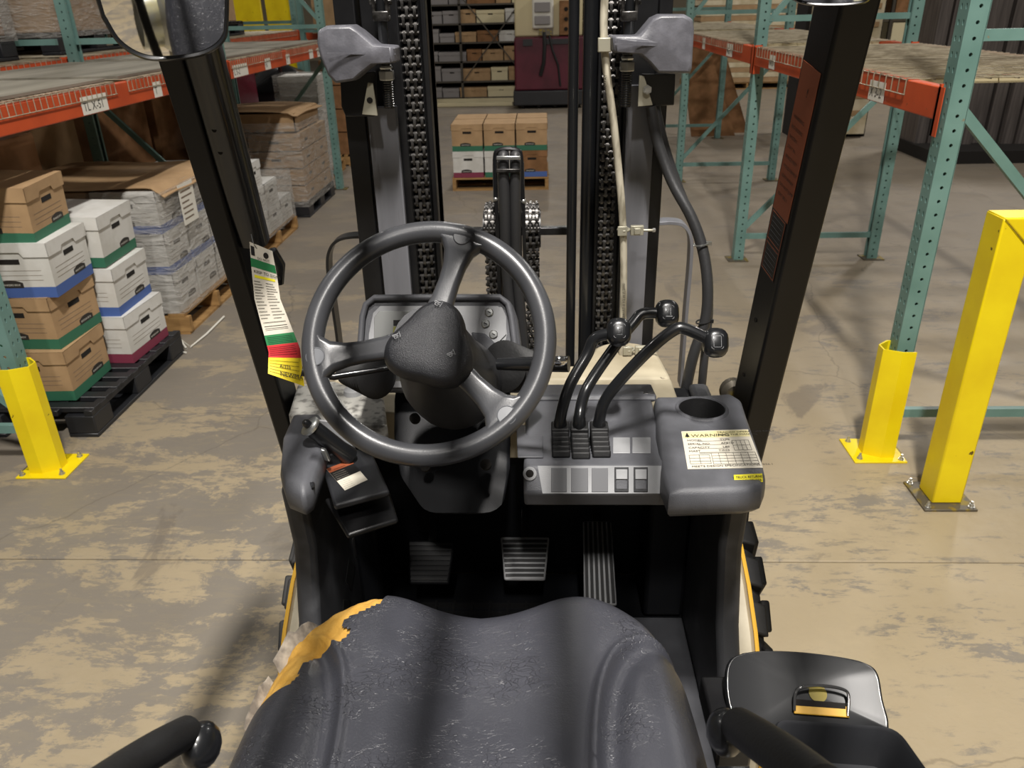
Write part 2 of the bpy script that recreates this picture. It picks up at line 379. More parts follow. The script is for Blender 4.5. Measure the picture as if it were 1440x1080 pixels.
def upright(rack, x, y, face, top=3.2, holes=True, bottom=0.0):
    """C section post. face = +1: the front looks to +x, -1: to -x. outer front plane at x, centred on y"""
    mb = MB(M['teal']); w = .076; d = .07; ph = 1.95 if holes else 0; pit = .0508; rows = int(ph/pit)
    xb = x-face*d
    if holes:
        hh = rows*pit
        perforated(mb, (x, y-w/2, 0), (0, 1, 0), (0, 0, 1), (face, 0, 0), w, [(0, w/2, w/4+.002), (w/2, w, w*.75-.002)], pit, rows, (.006, .010))
        for sy in (-1, 1):
            perforated(mb, (x, y+sy*w/2, .0), (-face, 0, 0), (0, 0, 1), (0, sy, 0), d, [(0, d, d*.55)], pit, rows, (.0068, .0068))
    else: hh = 0
    if top > hh:
        mb.box((x-face*.0015, y, (hh+top)/2), (.003, w, top-hh))
        for sy in (-1, 1): mb.box((x-face*d/2, y+sy*(w/2-.0015), (hh+top)/2), (d, .003, top-hh))
    for sy in (-1, 1): mb.box((xb, y+sy*(w/2-.01), top/2), (.003, .02, top))
    p = mb.build('upright', rack, smooth=0)
    f = MB(M['steel']).box((x-face*.03, y, .004), (.15, .14, .008)).build('foot_plate', p, smooth=0)
    return p
def braces(rack, x0, x1, y, zs, diag):
    for z in zs: MB(M['teal']).bar((x0, y, z), (x1, y, z), .028, .038).build('brace', rack, smooth=0)
    for (za, zb) in diag: MB(M['teal']).bar((x0, y+.004, za), (x1, y+.004, zb), .028, .036).build('brace', rack, smooth=0)
def beam(rack, x, face, y0, y1, z0=1.375, h=.115, connect=True, m='orange'):
    mb = MB(M[m]); t = .045
    prof = [(0, 0), (-t, 0), (-t, h), (-.018, h), (-.018, h-.022), (0, h-.022)] if False else [(0, 0), (-t, 0), (-t, h), (0, h)]
    mb.prism([(x+face*a, y0+.04, z0+b) for a, b in prof], (0, y1-y0-.08, 0))
    b = mb.build('beam', rack, bevel=.005, smooth=30)
    if connect:
        for yy, s in ((y0, 1), (y1, -1)):
            c = MB(M['orange']).bb((x+face*.004, yy+s*.028, z0-.055), (x-face*.045, yy+s*.044, z0+h+.01))
            c.bb((x+face*.004, yy-s*.03, z0-.055), (x+face*.0, yy+s*.044, z0+h+.01)) if False else c.bb((x+face*.004, yy+s*.0, z0-.055), (x+face*.001, yy+s*.044, z0+h))
            c.build('beam_connector', b, smooth=0)
    return b
def wiredeck(rack, xf, xr, y0, y1, z, drop=True, face=-1, channels=True, nx=None, bright=True, py=.066, px=.10):
    """wire mesh deck: wires run across (x) and along (y), waterfall over the front beam"""
    mb = MB(M['wire']); r = .0024
    n = int((y1-y0)/py)
    def wr(a, b):
        a = V3(a); b = V3(b); mb.tube([a, b], r, 4, cap=False)
    for i in range(n+1):
        y = y0+(y1-y0)*i/n
        wr((xf+face*.004, y, z), (xr, y, z))
        if drop: wr((xf+face*.006, y, z+.002), (xf+face*.006, y, z-.058))
    m = int(abs(xr-xf)/px)
    for i in range(m+1):
        x = xf+(xr-xf)*i/m; wr((x, y0, z-.005), (x, y1, z-.005))
    if drop:
        wr((xf+face*.007, y0-.01, z-.058), (xf+face*.007, y1+.01, z-.058))
    o = mb.build('wire_deck', rack, smooth=0); o['kind'] = 'stuff'
    if channels:
        for i in range(3):
            y = y0+(y1-y0)*(i+.5)/3
            MB(M['channel']).bb((xf-face*.05, y-.02, z-.036), (xr+face*.05, y+.02, z-.009)).build('deck_support', rack, smooth=0)
    return o
def beamlabel(rack, x, face, y, w, z0, z1, txt=None):
    s = 1 if face > 0 else -1
    lb = MB(M['paper']).bb((x+face*.001, y-w/2, z0), (x+face*.002, y+w/2, z1))
    if txt:
        lb.use(M['ink']).text(txt, (x+face*.0022, y-s*(w/2-.012), z0+(z1-z0)*.2), (0, s, 0), (0, 0, 1), (z1-z0)*.5)
    return lb.build('paper_label', rack, smooth=0)
ZB, ZT = 1.375, 1.485      # beam bottom / deck plane
# right rack
RX0, RX1 = 1.445, 2.51
rr = thing('pallet_rack', 'long empty teal and orange pallet rack on the right of the aisle', 'rack', (RX0, 3, 0))
YR = [3.02, 5.82, 8.68, 11.55]
for y in YR:
    upright(rr, RX0, y, -1); upright(rr, RX1, y, 1)
    braces(rr, RX0+.06, RX1-.06, y, [.18, 1.66, 2.9], [(1.42, .5)] if y < 4 else [(.24, 1.28), (1.62, 2.8)])
for a, b in zip(YR, YR[1:]):
    beam(rr, RX0-.004, -1, a, b); beam(rr, RX1+.004, 1, a, b)
    wiredeck(rr, RX0-.004, RX1+.0, a+.32, (a+b)/2-.02, ZT+.008); wiredeck(rr, RX0-.004, RX1+.0, (a+b)/2+.02, b-.12, ZT+.008)
beamlabel(rr, RX0-.006, -1, 3.62, .17, ZB+.005, ZB+.085, 'X 3-2')
beamlabel(rr, RX0-.006, -1, 5.32, .13, ZB+.01, ZB+.09, 'W3')
beamlabel(rr, RX0-.006, -1, 6.55, .2, ZB+.01, ZB+.1, 'W2')
beamlabel(rr, RX0-.006, -1, 7.6, .12, ZB+.01, ZB+.1)
# left rack
LX0, LX1 = -2.17, -3.24
lr = thing('pallet_rack', 'teal and orange pallet rack on the left with stacked record boxes below its deck', 'rack', (LX0, 2.9, 0))
YL = [2.9, 5.72, 8.56]
for y in YL:
    upright(lr, LX0, y, 1); upright(lr, LX1, y, -1)
    braces(lr, LX0-.06, LX1+.06, y, [.18, 1.62, 2.9], [(.24, 1.28), (1.68, 2.8)] if y < 8 else [(1.28, .24), (1.68, 2.8)])
for a, b in zip(YL, YL[1:]):
    beam(lr, LX0+.004, 1, a, b, ZB-.02); beam(lr, LX1-.004, -1, a, b, ZB-.02)
    for (c, d) in ((a+.08, (a+b)/2-.16), ((a+b)/2-.02, b-.1)):
        wiredeck(lr, LX0+.004, LX1, c, d, ZT-.005, face=1, py=.045)
        MB(M['deck']).bb((LX0-.035, c, ZT-.001), (LX1+.05, d, ZT+.012)).build('deck_board', lr, smooth=0)
for y, w_, t in ((3.93, .24, 'TL X-51'), (4.62, .1, 'T'), (5.98, .3, 'L 5-2'), (6.6, .14, 'N'), (7.15, .1, '2'), (7.9, .13, ''), (8.25, .26, 'X5')):
    beamlabel(lr, LX0+.006, 1, y, w_, ZB-.015, ZB+.065, t or None)
# rack behind the left one
l2 = thing('pallet_rack', 'second teal rack directly behind the left rack, holding film wrapped loads', 'rack', (-3.5, 2.9, 0))
for y in YL[1:]+[11.4]:
    if y > 9: upright(l2, -3.25, y, 1)
    pass; upright(l2, -4.5, y, -1, holes=False); braces(l2, -3.31, -4.44, y, [.18, 1.62], [(.24, 1.28)])
for a, b in zip([2.9]+YL[1:], YL[1:]+[11.4]):
    beam(l2, -3.246, 1, a, b, 1.40); beam(l2, -4.5, -1, a, b, 1.40)
    wiredeck(l2, -3.246, -4.5, a+.08, b-.12, 1.52, face=1, py=.06)
upright(l2, -4.5, 2.9, -1, holes=False)
# left rack continuing beyond the cross aisle
l3 = thing('pallet_rack', 'short teal rack section further down the left, beside brown carton stacks', 'rack', (-2.3, 11.4, 0))
for y in (11.62, 14.2): upright(l3, -2.3, y, 1, holes=False); upright(l3, -3.3, y, -1, holes=False); braces(l3, -2.36, -3.24, y, [.2, 1.5], [(.3, 1.4)])
beam(l3, -2.296, 1, 11.62, 14.2); beam(l3, -3.3, -1, 11.62, 14.2)
wiredeck(l3, -2.296, -3.3, 11.7, 14.1, ZT+.005, face=1, py=.09)
# ---------------------------------------------------------------- post protectors and barrier
def protector(x, y, face, label, h=.5):
    t = thing('post_protector', label, 'post protector', (x, y, 0), 'yellow rack post protectors')
    s = face
    prof = [(-.075, -.055), (-.02, -.055-.0), (.045, -.02), (.045, .03), (-.005, .075), (-.07, .075)]
    out = [(x+s*a, y+b) for a, b in prof]; inn = [(x+s*(a-.006 if a > -.06 else a), y+b*.92+.001) for a, b in prof]
    mb = MB(M['yellow']); vs = []; n = len(out)
    for p in (out, inn):
        for z in (.008, h): vs += [(q[0], q[1], z) for q in p]
    fs = []
    for i in range(n-1):
        fs += [(i, i+1, n+i+1, n+i), (2*n+i, 3*n+i, 3*n+i+1, 2*n+i+1), (n+i, n+i+1, 3*n+i+1, 3*n+i)]
    fs += [(0, n, 3*n, 2*n), (n-1, 2*n-1, 4*n-1, 3*n-1)]
    mb.add(vs, fs); mb.build('guard_shell', t, smooth=20)
    MB(M['yellow']).bb((x-s*.12, y-.09, 0), (x+s*.10, y+.11, .008)).build('base_plate', t, bevel=.002)
    for (a, b) in ((.07, -.06), (.07, .085), (-.10, -.07)):
        MB(M['bolt']).lathe([(.013, .008), (.013, .012), (.009, .012), (.009, .022), (.005, .022), (.005, .034)], (x+s*a, y+b, 0), n=8).build('anchor_bolt', t)
    return t
protector(LX0+.02, 2.86, 1, 'yellow steel post protector at the foot of the left rack upright')
protector(RX0-.02, 2.98, -1, 'yellow steel post protector bolted round the right rack upright foot')
gb = thing('guard_rail', 'yellow square tube floor barrier with mitred top rail on the right', 'guard rail', (1.6, 2.65, 0))
bw = .115
cx, cy, hz = 1.565, 2.64, 1.13
for i, xx in enumerate((cx, cx+1.5)):
    sg_ = 1 if i == 0 else -1
    MB(M['yellow']).prism([(xx-sg_*bw/2, cy-bw/2, .01), (xx+sg_*bw/2, cy-bw/2, .01), (xx+sg_*bw/2, cy-bw/2, hz-bw), (xx-sg_*bw/2, cy-bw/2, hz)], (0, bw, 0)).build('post', gb, bevel=.006)
    MB(M['steel']).bb((xx-.1, cy-.1, 0), (xx+.1, cy+.1, .01)).build('base_plate', gb, bevel=.002)
    for a in (-1, 1):
        for b in (-1, 1): MB(M['bolt']).lathe([(.012, .01), (.012, .014), (.008, .014), (.008, .024), (.005, .024), (.005, .036)], (xx+a*.082, cy+b*.082, 0), n=8).build('anchor_bolt', gb)
MB(M['yellow']).prism([(cx-bw/2, cy-bw/2, hz), (cx+1.5+bw/2, cy-bw/2, hz), (cx+1.5-bw/2, cy-bw/2, hz-bw), (cx+bw/2, cy-bw/2, hz-bw)], (0, bw, 0)).build('top_rail', gb, bevel=.006)
MB(M['ink']).bar((cx-bw/2+.004, cy-bw/2-.0015, hz-.006), (cx+bw/2, cy-bw/2-.0015, hz-bw), .0015, .0025, up=(0, 1, 0)).build('weld_seam', gb, smooth=0)
# far yellow post
fy = MB(M['yellow']).cyl((-2.26, 16.0, .01), (-2.3, 16.0, .66), .045, 12); fy.cyl((-2.26, 16, 0), (-2.26, 16, .012), .09, 12)
tag(fy.build('bollard'), 'small yellow bollard before the far shelving', 'bollard')

# ---------------------------------------------------------------- pallets
def wood_pallet(x0, x1, y0, y1, label, z=0):
    t = thing('wooden_pallet', label, 'pallet', ((x0+x1)/2, (y0+y1)/2, z))
    for i in range(7):
        y = y0+(y1-y0)*(i+.5)/7; MB(M['wood']).bb((x0, y-.045, z+.115), (x1, y+.045, z+.132)).build('deck_plank', t, smooth=0)
    for xx in (x0+.02, (x0+x1)/2, x1-.02):
        a = V3((xx-.019, y0, z+.018)); mb = MB(M['wood']).bb(a, (xx+.019, y1, z+.113)); mb.build('stringer', t, smooth=0)
    for i in range(4):
        y = y0+.05+(y1-y0-.1)*i/3; MB(M['wood']).bb((x0, y-.045, z), (x1, y+.045, z+.016)).build('bottom_plank', t, smooth=0)
    return t
def wood_pallet_y(x0, x1, y0, y1, label, z=0):
    """stringers run across the aisle, seen end-on from it; deck planks run along it"""
    t = thing('wooden_pallet', label, 'pallet', ((x0+x1)/2, (y0+y1)/2, z))
    for i in range(7):
        x = x0+(x1-x0)*(i+.5)/7; MB(M['wood']).bb((x-.05, y0, z+.115), (x+.05, y1, z+.132)).build('deck_plank', t, smooth=0)
    for yy in (y0+.02, (y0+y1)/2, y1-.02):
        MB(M['wood']).bb((x0, yy-.02, z+.018), (x1, yy+.02, z+.113)).build('stringer', t, smooth=0)
    for i in range(3):
        x = x0+.06+(x1-x0-.12)*i/2; MB(M['wood']).bb((x-.05, y0, z), (x+.05, y1, z+.016)).build('bottom_plank', t, smooth=0)
    return t
def plastic_pallet(x0, x1, y0, y1, label, z=0):
    t = thing('plastic_pallet', label, 'pallet', ((x0+x1)/2, (y0+y1)/2, z))
    mb = MB(M['black_pallet']); n = 9
    for i in range(n):
        y = y0+(y1-y0)*(i+.5)/n; mb.bb((x0, y-.03, z+.12), (x1, y+.03, z+.145))
    for i in range(7):
        x = x0+.02+(x1-x0-.04)*i/6; mb.bb((x-.02, y0, z+.112), (x+.02, y1, z+.14))
    mb.build('deck', t, bevel=.002, seg=1)
    for xx in (x0+.07, (x0+x1)/2, x1-.07):
        for yy in (y0+.08, (y0+y1)/2, y1-.08): MB(M['black_pallet']).bb((xx-.07, yy-.08, z+.02), (xx+.07, yy+.08, z+.112)).build('foot_block', t, bevel=.006)
    for xx in (x0+.07, (x0+x1)/2, x1-.07): MB(M['black_pallet']).bb((xx-.07, y0, z), (xx+.07, y1, z+.02)).build('runner', t, bevel=.003, seg=1)
    return t
# ---------------------------------------------------------------- record boxes
def record_box(name, w, d, h, m, band, label, group=None, logo=True, detail=True, lidt=0.0, lid=True, lines=True):
    """w along x, d along y. Built at the origin, its aisle face looking to +x"""
    t = thing(name, label, 'box', (0, 0, 0), group)
    mb = MB(M[m]); bh = h*.2; zl = h-.05
    x, y = w/2-.006, d/2-.006
    def ring(z0, z1, mm):
        mb.use(mm); vs = [(-x, -y, z0), (x, -y, z0), (x, y, z0), (-x, y, z0), (-x, -y, z1), (x, -y, z1), (x, y, z1), (-x, y, z1)]
        mb.add(vs, [(0, 1, 5, 4), (1, 2, 6, 5), (2, 3, 7, 6), (3, 0, 4, 7)])
    ring(0, bh, M[band] if band else M[m]); ring(bh, h-.012, M[m])
    mb.use(M[m]).quad((-x, -y, 0), (x, -y, 0), (x, y, 0), (-x, y, 0))
    mb.quad((-x, -y, h-.013), (x, -y, h-.013), (x, y, h-.013), (-x, y, h-.013))
    e = .0012
    if detail:
        mb.use(M['hole'])
        mb.bb((x, -.045, zl-.045), (x+e, .045, zl-.022)); mb.bb((-.045, -y-e, zl-.045), (.045, -y, zl-.022))
        if logo:
            for s in (0, 1):
                pts = []
                for k in range(9):
                    q = -1+2*k/8; pts.append((q*.055, bh+.032-.012*q*q))
                pts += [(.055, bh-.003), (-.055, bh-.003)]
                mb.use(M['ink'])
                if s == 0: mb.prism([(x, .03+p+.03, q) for p, q in pts], (e, 0, 0))
                else: mb.prism([(-.02+p, -y, q) for p, q in pts], (0, -e, 0))
            mb.use(M['paper']).text('BANKERS BOX', (x+e, .015, bh+.006), (0, 1, 0), (0, 0, 1), .009); mb.text('BANKERS BOX', (-.06, -y-e, bh+.006), (1, 0, 0), (0, 0, 1), .009)
        if lines:
            mb.use(M['ink_soft'])
            for k in range(3):
                zz = zl-.075-k*.022; mb.bb((x, -d*.38, zz), (x+e*.6, d*.34, zz+.0016)); mb.bb((-w*.36, -y-e*.6, zz), (w*.36, -y, zz+.0016))
    mb.build('box_body', t, org=(0, 0, 0), smooth=0)
    if lid:
        l = MB(M[m]); lx, ly = w/2, d/2
        # lid: four flanges with a cut-out over the hand holes, and a top
        l.quad((-lx, -ly, h), (lx, -ly, h), (lx, ly, h), (-lx, ly, h))
        def flange(o, u, L, n):
            o = V3(o); u = V3(u); n = V3(n); dz = -.062
            if detail: prof = [(0, dz), (L/2-.07, dz), (L/2-.055, dz+.022), (L/2+.055, dz+.022), (L/2+.07, dz), (L, dz), (L, 0), (0, 0)]
            else: prof = [(0, dz), (L, dz), (L, 0), (0, 0)]
            l.prism([o+u*a+V3((0, 0, b)) for a, b in prof], n*-.003)
        flange((lx, -ly, h), (0, 1, 0), d, (1, 0, 0)); flange((-lx, -ly, h), (0, 1, 0), d, (-1, 0, 0))
        flange((-lx, -ly, h), (1, 0, 0), w, (0, -1, 0)); flange((-lx, ly, h), (1, 0, 0), w, (0, 1, 0))
        if lidt: l.box((0, 0, h+.004), (w*.9, d*.9, .006))
        l.build('lid', t, org=(0, 0, 0), smooth=0)
    return t
def put(t, x, y, z, rz=0, tilt=(0, 0)):
    t.location = (x, y, z); t.rotation_euler = (tilt[0], tilt[1], rz); return t
# pallet 1, black plastic, two aisle columns and rows behind
plastic_pallet(-3.12, -2.09, 3.13, 4.12, 'black plastic pallet under loose record boxes beside the yellow post protector')
g1 = 'record boxes on the black plastic pallet'
W_, D_, H_ = .40, .37, .245
bx = -2.23
put(record_box('record_box', .36, .37, .25, 'kraft', 'green_band', 'brown record box with green base, bottom of the stack nearest the yellow post', g1), bx-.16, 3.40, .147, .03)
put(record_box('record_box', .36, .37, .25, 'kraft', 'green_band', 'brown record box with green base under the white and blue one', g1), bx-.17, 3.44, .398, -.03)
put(record_box('record_box', .36, .37, .25, 'white_card', 'blue_band', 'white record box with blue base between brown boxes near the post', g1), bx-.14, 3.44, .649, .07, (.0, .02))
put(record_box('record_box', .34, .36, .245, 'kraft', 'green_band', 'brown record box with crushed lid corner, topmost of the nearest stack', g1), bx-.17, 3.44, .90, .10, (.02, .05))
put(record_box('record_box', .36, .40, .255, 'white_card', 'red_band', 'white record box with maroon base, bottom of the second stack', g1), bx-.07, 3.85, .147, -.04)
put(record_box('record_box', .36, .39, .25, 'white_card', 'blue_band', 'white record box with blue base and lifted lid in the second stack', g1), bx-.10, 3.85, .405, .03, (0, .03))
put(record_box('record_box', .36, .39, .25, 'white_card', 'green_band', 'white record box with green base on top of the second stack', g1, lines=False), bx-.12, 3.85, .665, .06, (.0, .04))
# orange hand-hole tab on the maroon box
for k in range(3):
    put(record_box('record_box', .36, .38, .25, 'kraft', 'green_band', ['brown green based record box at the bottom of the inner row behind the post', 'brown green based record box, middle of the inner row behind the post', 'brown green based record box, top of the inner row behind the post'][k], g1), -2.775, 3.40, .147+.251*k, .01*k)
    put(record_box('record_box', .36, .39, .25, 'kraft', 'green_band', ['brown record box hidden low in the inner far corner of the black pallet', 'brown record box in the middle of the inner far corner stack', 'brown record box capping the inner far corner stack'][k], g1, detail=False), -2.775, 3.86, .147+.251*k)
bc = MB(M['kraft_dark']).bb((-3.05, 3.75, .92), (-2.5, 4.6, 1.27)) if False else None
def carton(name, a, b, m, label, group=None, flaps=True, tape=True, cat='carton'):
    t = thing(name, label, cat, ((a[0]+b[0])/2, (a[1]+b[1])/2, a[2]), group)
    mb = MB(M[m]); mb.bb(a, b)
    mb.build('carton_body', t, bevel=.006, seg=2, smooth=0)
    if tape: MB(M['ink_soft']).bb((a[0]-.001, (a[1]+b[1])/2-.003, b[2]-.001), (b[0]+.001, (a[1]+b[1])/2+.003, b[2]+.001)).build('flap_seam', t, smooth=0)
    return t
plastic_pallet(-3.16, -2.9, 3.2, 4.1, 'x') if False else None
for k in range(3):
    put(record_box('record_box', .36, .38, .26, 'kraft', 'green_band', ['brown box bottom of the innermost row under the left rack', 'brown box second of the innermost row under the left rack', 'brown box third of the innermost row, carrying the big carton'][k], g1, detail=False), -2.96, 3.62, .147+.261*k) if False else None
carton('shipping_carton', (-3.05, 3.64, .903), (-2.62, 4.10, 1.25), 'kraft_dark', 'large plain brown carton lying on the inner row under the left beam')
put(record_box('record_box', .36, .36, .26, 'kraft', None, 'flat brown carton carrying a printed paper bundle', g1, logo=False), -2.775, 3.40, .903)
pb = MB(M['paper']).bb((-2.9, 3.28, 1.165), (-2.66, 3.48, 1.25)); pb.use(M['ink'])
for k in range(14): pb.bb((-2.66, 3.29+random.random()*.15, 1.175+random.random()*.05), (-2.659, 3.31+random.random()*.16, 1.18+random.random()*.06)); pb.bb((-2.89+random.random()*.1, 3.279, 1.175+random.random()*.05), (-2.76+random.random()*.09, 3.28, 1.18+random.random()*.06))
tag(pb.build('paper_bundle', smooth=0), 'printed newspaper bundle on a brown carton beside the left upright', 'paper')

def film_wrap(label, x0, x1, y0, y1, z0, z1, wob=.012, top=True, seed=1):
    """thin clear sheet stretched round a load, slightly wrinkled"""
    rnd = random.Random(seed); mb = MB(M['wrap']); nz = 14; rings = []
    cs = [(x0, y0), (x1, y0), (x1, y1), (x0, y1)]; per = []
    for i in range(4):
        a, b = cs[i], cs[(i+1) % 4]
        for k in range(8): per.append((a[0]+(b[0]-a[0])*k/8, a[1]+(b[1]-a[1])*k/8, k == 0))
    mx, my = (x0+x1)/2, (y0+y1)/2
    for j in range(nz+1):
        z = z0+(z1-z0)*j/nz; rings.append([((px-mx)*(1+ (0 if c else rnd.uniform(0, wob)))+mx, (py-my)*(1+(0 if c else rnd.uniform(0, wob)))+my, z) for px, py, c in per])
    mb.loft(rings, cap=False)
    return tag(mb.build('stretch_film', smooth=60), label, 'film wrap')
# pallet 2
wood_pallet_y(-3.22, -2.16, 4.4, 5.36, 'wooden pallet under film wrapped grey record boxes, left of the aisle')
g2 = 'film wrapped record boxes on the first wooden pallet'
for k in range(3):
    for i, yy in enumerate((4.62, 4.97, 5.29-.13+.13)):
        for j, xx in enumerate((-2.4, -2.80)):
            if j == 1 and (k < 2): continue
            put(record_box('record_box', .38, .325 if i < 2 else .3, .245, 'white_card' if k < 2 or j == 0 else 'kraft', 'blue_band' if k > 0 else None,
                '%s box in the %s layer, %s %s on the film wrapped pallet' % ('pale', ['bottom', 'middle', 'upper'][k], ['near', 'centre', 'far'][i], ['aisle side', 'inner side'][j]), g2, detail=(j == 0)), xx, yy-.05 if i < 2 else yy-.08, .134+.246*k)
ks = MB(M['kraft'])
def sheet(u, v):
    x = -3.2+u*1.04; y = 4.42+v*.92; return V3((x, y, .885+.006*math.sin(u*9)+.004*math.sin(v*11)-(.05*max(0, u-.93)/.07)))
ks.grid(sheet, 30, 20); ks.grid(lambda u, v: sheet(u, v)-V3((0, 0, .004)), 30, 20)
tag(ks.build('kraft_sheet'), 'brown kraft top sheet covering the film wrapped grey boxes', 'cardboard sheet')
film_wrap('clear stretch film round the pallet of pale boxes with a paper note', -3.22, -2.175, 4.4, 5.36, .136, .868, seed=2)
nt_ = MB(M['paper']).bb((-2.168, 4.62, .62), (-2.166, 4.83, .86)); nt_.use(M['ink_soft'])
for k in range(6): nt_.bb((-2.166, 4.64, .65+.032*k), (-2.1655, 4.74+.06*random.random(), .66+.032*k))
tag(nt_.build('paper_note', smooth=0), 'white handwritten sheet taped to film wrapped boxes', 'paper')
# frayed film tail on the floor
tl = MB(M['wrap']); pts = [at(225, 465, Z=.06), at(248, 470, Z=.02), at(262, 490, Z=.01), at(255, 478, Z=.012), at(268, 488, Z=.008), at(290, 470, Z=.008), at(315, 445, Z=.01)]
tl = MB(M['paper']).tube(pts, .006, 6); tl.tube([at(235, 470, Z=.03), at(240, 492, Z=.008), at(262, 496, Z=.008)], .005, 6)
tag(tl.build('twisted_film_tail'), 'white twisted stretch film tail lying on the floor by the pallets', 'film scrap')
# pallet 3: white boxes
wood_pallet_y(-3.2, -2.2, 5.9, 6.9, 'wooden pallet carrying stepped white boxes, partly behind the left guard pillar')
g3 = 'white boxes on the second wooden pallet'
lay3 = [(3, 0), (3, 0), (2, 0)]
for k, yy, zz in [(0, 6.07, 0), (0, 6.40, 0), (0, 6.73, 0), (1, 6.07, 1), (1, 6.40, 1), (2, 6.07, 2)]:
    put(record_box('record_box', .4, .32, .2, 'white_card', None, 'white wrapped box, %s layer, %s of the stepped pallet' % (['lowest', 'middle', 'top'][zz], {6.07: 'near end', 6.40: 'centre', 6.73: 'far end'}[yy]), g3, logo=False), -2.42, yy, .134+.2*zz)
    put(record_box('record_box', .4, .32, .2, 'white_card', None, 'plain white box in the inner row, %s layer, %s of the stepped pallet' % (['lowest', 'middle', 'top'][zz], {6.07: 'near end', 6.40: 'centre', 6.73: 'far end'}[yy]), g3, logo=False, detail=False), -2.83, yy, .134+.2*zz)
film_wrap('clear film round the lower layers of the stepped white boxes', -3.06, -2.205, 5.9, 6.9, .12, .53, seed=4)
# pallet 4: brown boxes
plastic_pallet(-3.2, -2.2, 7.3, 8.3, 'black plastic pallet under film wrapped brown cartons by the far upright')
g4 = 'brown cartons on the far black pallet'
for k in range(4):
    for i, yy in enumerate((7.55, 8.05)):
        for j, xx in enumerate((-2.45, -2.94)):
            put(record_box('carton', .48, .48, .155, 'kraft', None, 'flat brown carton, %s layer, %s %s on the far black pallet' % (['lowest', 'second lowest', 'second highest', 'highest'][k], ['near', 'far'][i], ['aisle side', 'inner side'][j]), g4, logo=False, detail=(j == 0), lines=False, lid=False), xx, yy, .147+.156*k)
lidc = thing('cardboard_tray', 'large brown cardboard tray upturned on top of the wrapped cartons', 'cardboard tray', (-2.6, 7.7, .775))
cm = MB(M['kraft']); x0, x1, y0, y1 = -3.2, -2.2, 7.35, 8.2; z1 = .93
def tt(u, v): return V3((x0+(x1-x0)*u, y0-.03+(y1-y0+.06)*v, z1+.03*math.sin(u*3.0)+.01*math.sin(v*5)-(.02 if u > .95 else 0)))
cm.grid(tt, 24, 12); cm.grid(lambda u, v: tt(u, v)-V3((0, 0, .005)), 24, 12); cm.build('tray_top', lidc)
cm = MB(M['kraft']); cm.bb((x0+.02, y0+.03, .775), (x1-.05, y0+.04, .93)); cm.bb((x1-.06, y0+.03, .775), (x1-.05, y1, .93)); cm.bb((x0+.02, y1-.01, .775), (x1-.05, y1, .93)); cm.bb((x0+.02, y0+.03, .775), (x0+.03, y1, .93)); cm.build('tray_wall', lidc, smooth=0)
film_wrap('clear stretch film tightly round the brown cartons on the black pallet', -3.2, -2.195, 7.3, 8.31, .1, .86, seed=5)
# things further down the left
wood_pallet_y(-3.24, -2.4, 8.8, 9.7, 'wooden pallet under a white wrapped stack past the far left upright')
for k in range(5): put(record_box('record_box', .42, .42, .2, 'white_card', None, 'white wrapped bundle, %s of the stack past the far left upright' % ['lowest', 'second from the floor', 'middle one', 'second from the top', 'topmost'][k], 'white bundles past the far left upright', logo=False, detail=False), -2.62+.01*(k % 2), 9.03+.02*(k % 3), .134+.2*k, .05*(k % 3))
film_wrap('cloudy film round the white stack past the far left upright', -2.86, -2.38, 8.8, 9.28, .12, 1.15, seed=7)
wood_pallet_y(-2.62, -2.1, 9.9, 10.9, 'wooden pallet under the tall brown carton stack beyond the left rack')
for k in range(4): put(record_box('carton', .46, .9, .27, 'kraft_dark', None, 'brown carton %s of the tall stack beyond the left rack' % ['at the bottom', 'second up', 'third up', 'at the top'][k], 'tall brown carton stack', logo=False, detail=False, lid=False), -2.36, 10.4, .134+.271*k)
# stored under the second bay behind the pallets: black film bundle and red cart
bb_ = MB(M['blackbag'])
bb_.grid(lambda u, v: V3((-3.72+1.05*u, 9.72+.9*v, .15+1.05*(math.sin(math.pi*min(max(u, .001), .999))**.3)*(math.sin(math.pi*min(max(v, .001), .999))**.3)+.04*math.sin(9*u+5*v)*math.sin(7*v))), 24, 24)
tag(bb_.build('wrapped_bundle'), 'shiny black film wrapped bundle behind the brown cartons', 'bundle')
cr_ = thing('parts_cabinet', 'dark red metal cabinet beneath the left rack deck', 'cabinet', (-3.6, 8.0, 0))
MB(M['red_plastic']).bb((-3.8, 8.75, .04), (-3.28, 9.5, 1.3)).build('cabinet_body', cr_, bevel=.01)
MB(M['hole']).bb((-3.75, 8.8, 0), (-3.33, 9.45, .04)).build('plinth', cr_)
# leaning dark brown boards behind pallet 2
for i, (xa, xb, y, zt, m) in enumerate(((-4.1, -3.35, 6.4, 1.12, 'kraft_dark'), (-4.1, -3.35, 7.4, 1.15, 'kraft_dark'), (-4.1, -3.3, 5.22, 1.12, 'kraft'), (-4.1, -3.3, 4.2, 1.0, 'kraft_dark'))):
    t = carton('shipping_carton', (xa, y-.4, .02), (xb, y+.45, zt), m, ['tall dark carton behind the white boxes under the rear rack', 'tall dark carton under the rear rack further along, level with the far black pallet', 'tall brown carton behind the film wrapped grey boxes', 'dark carton below the left beam behind the record boxes'][i], flaps=False)
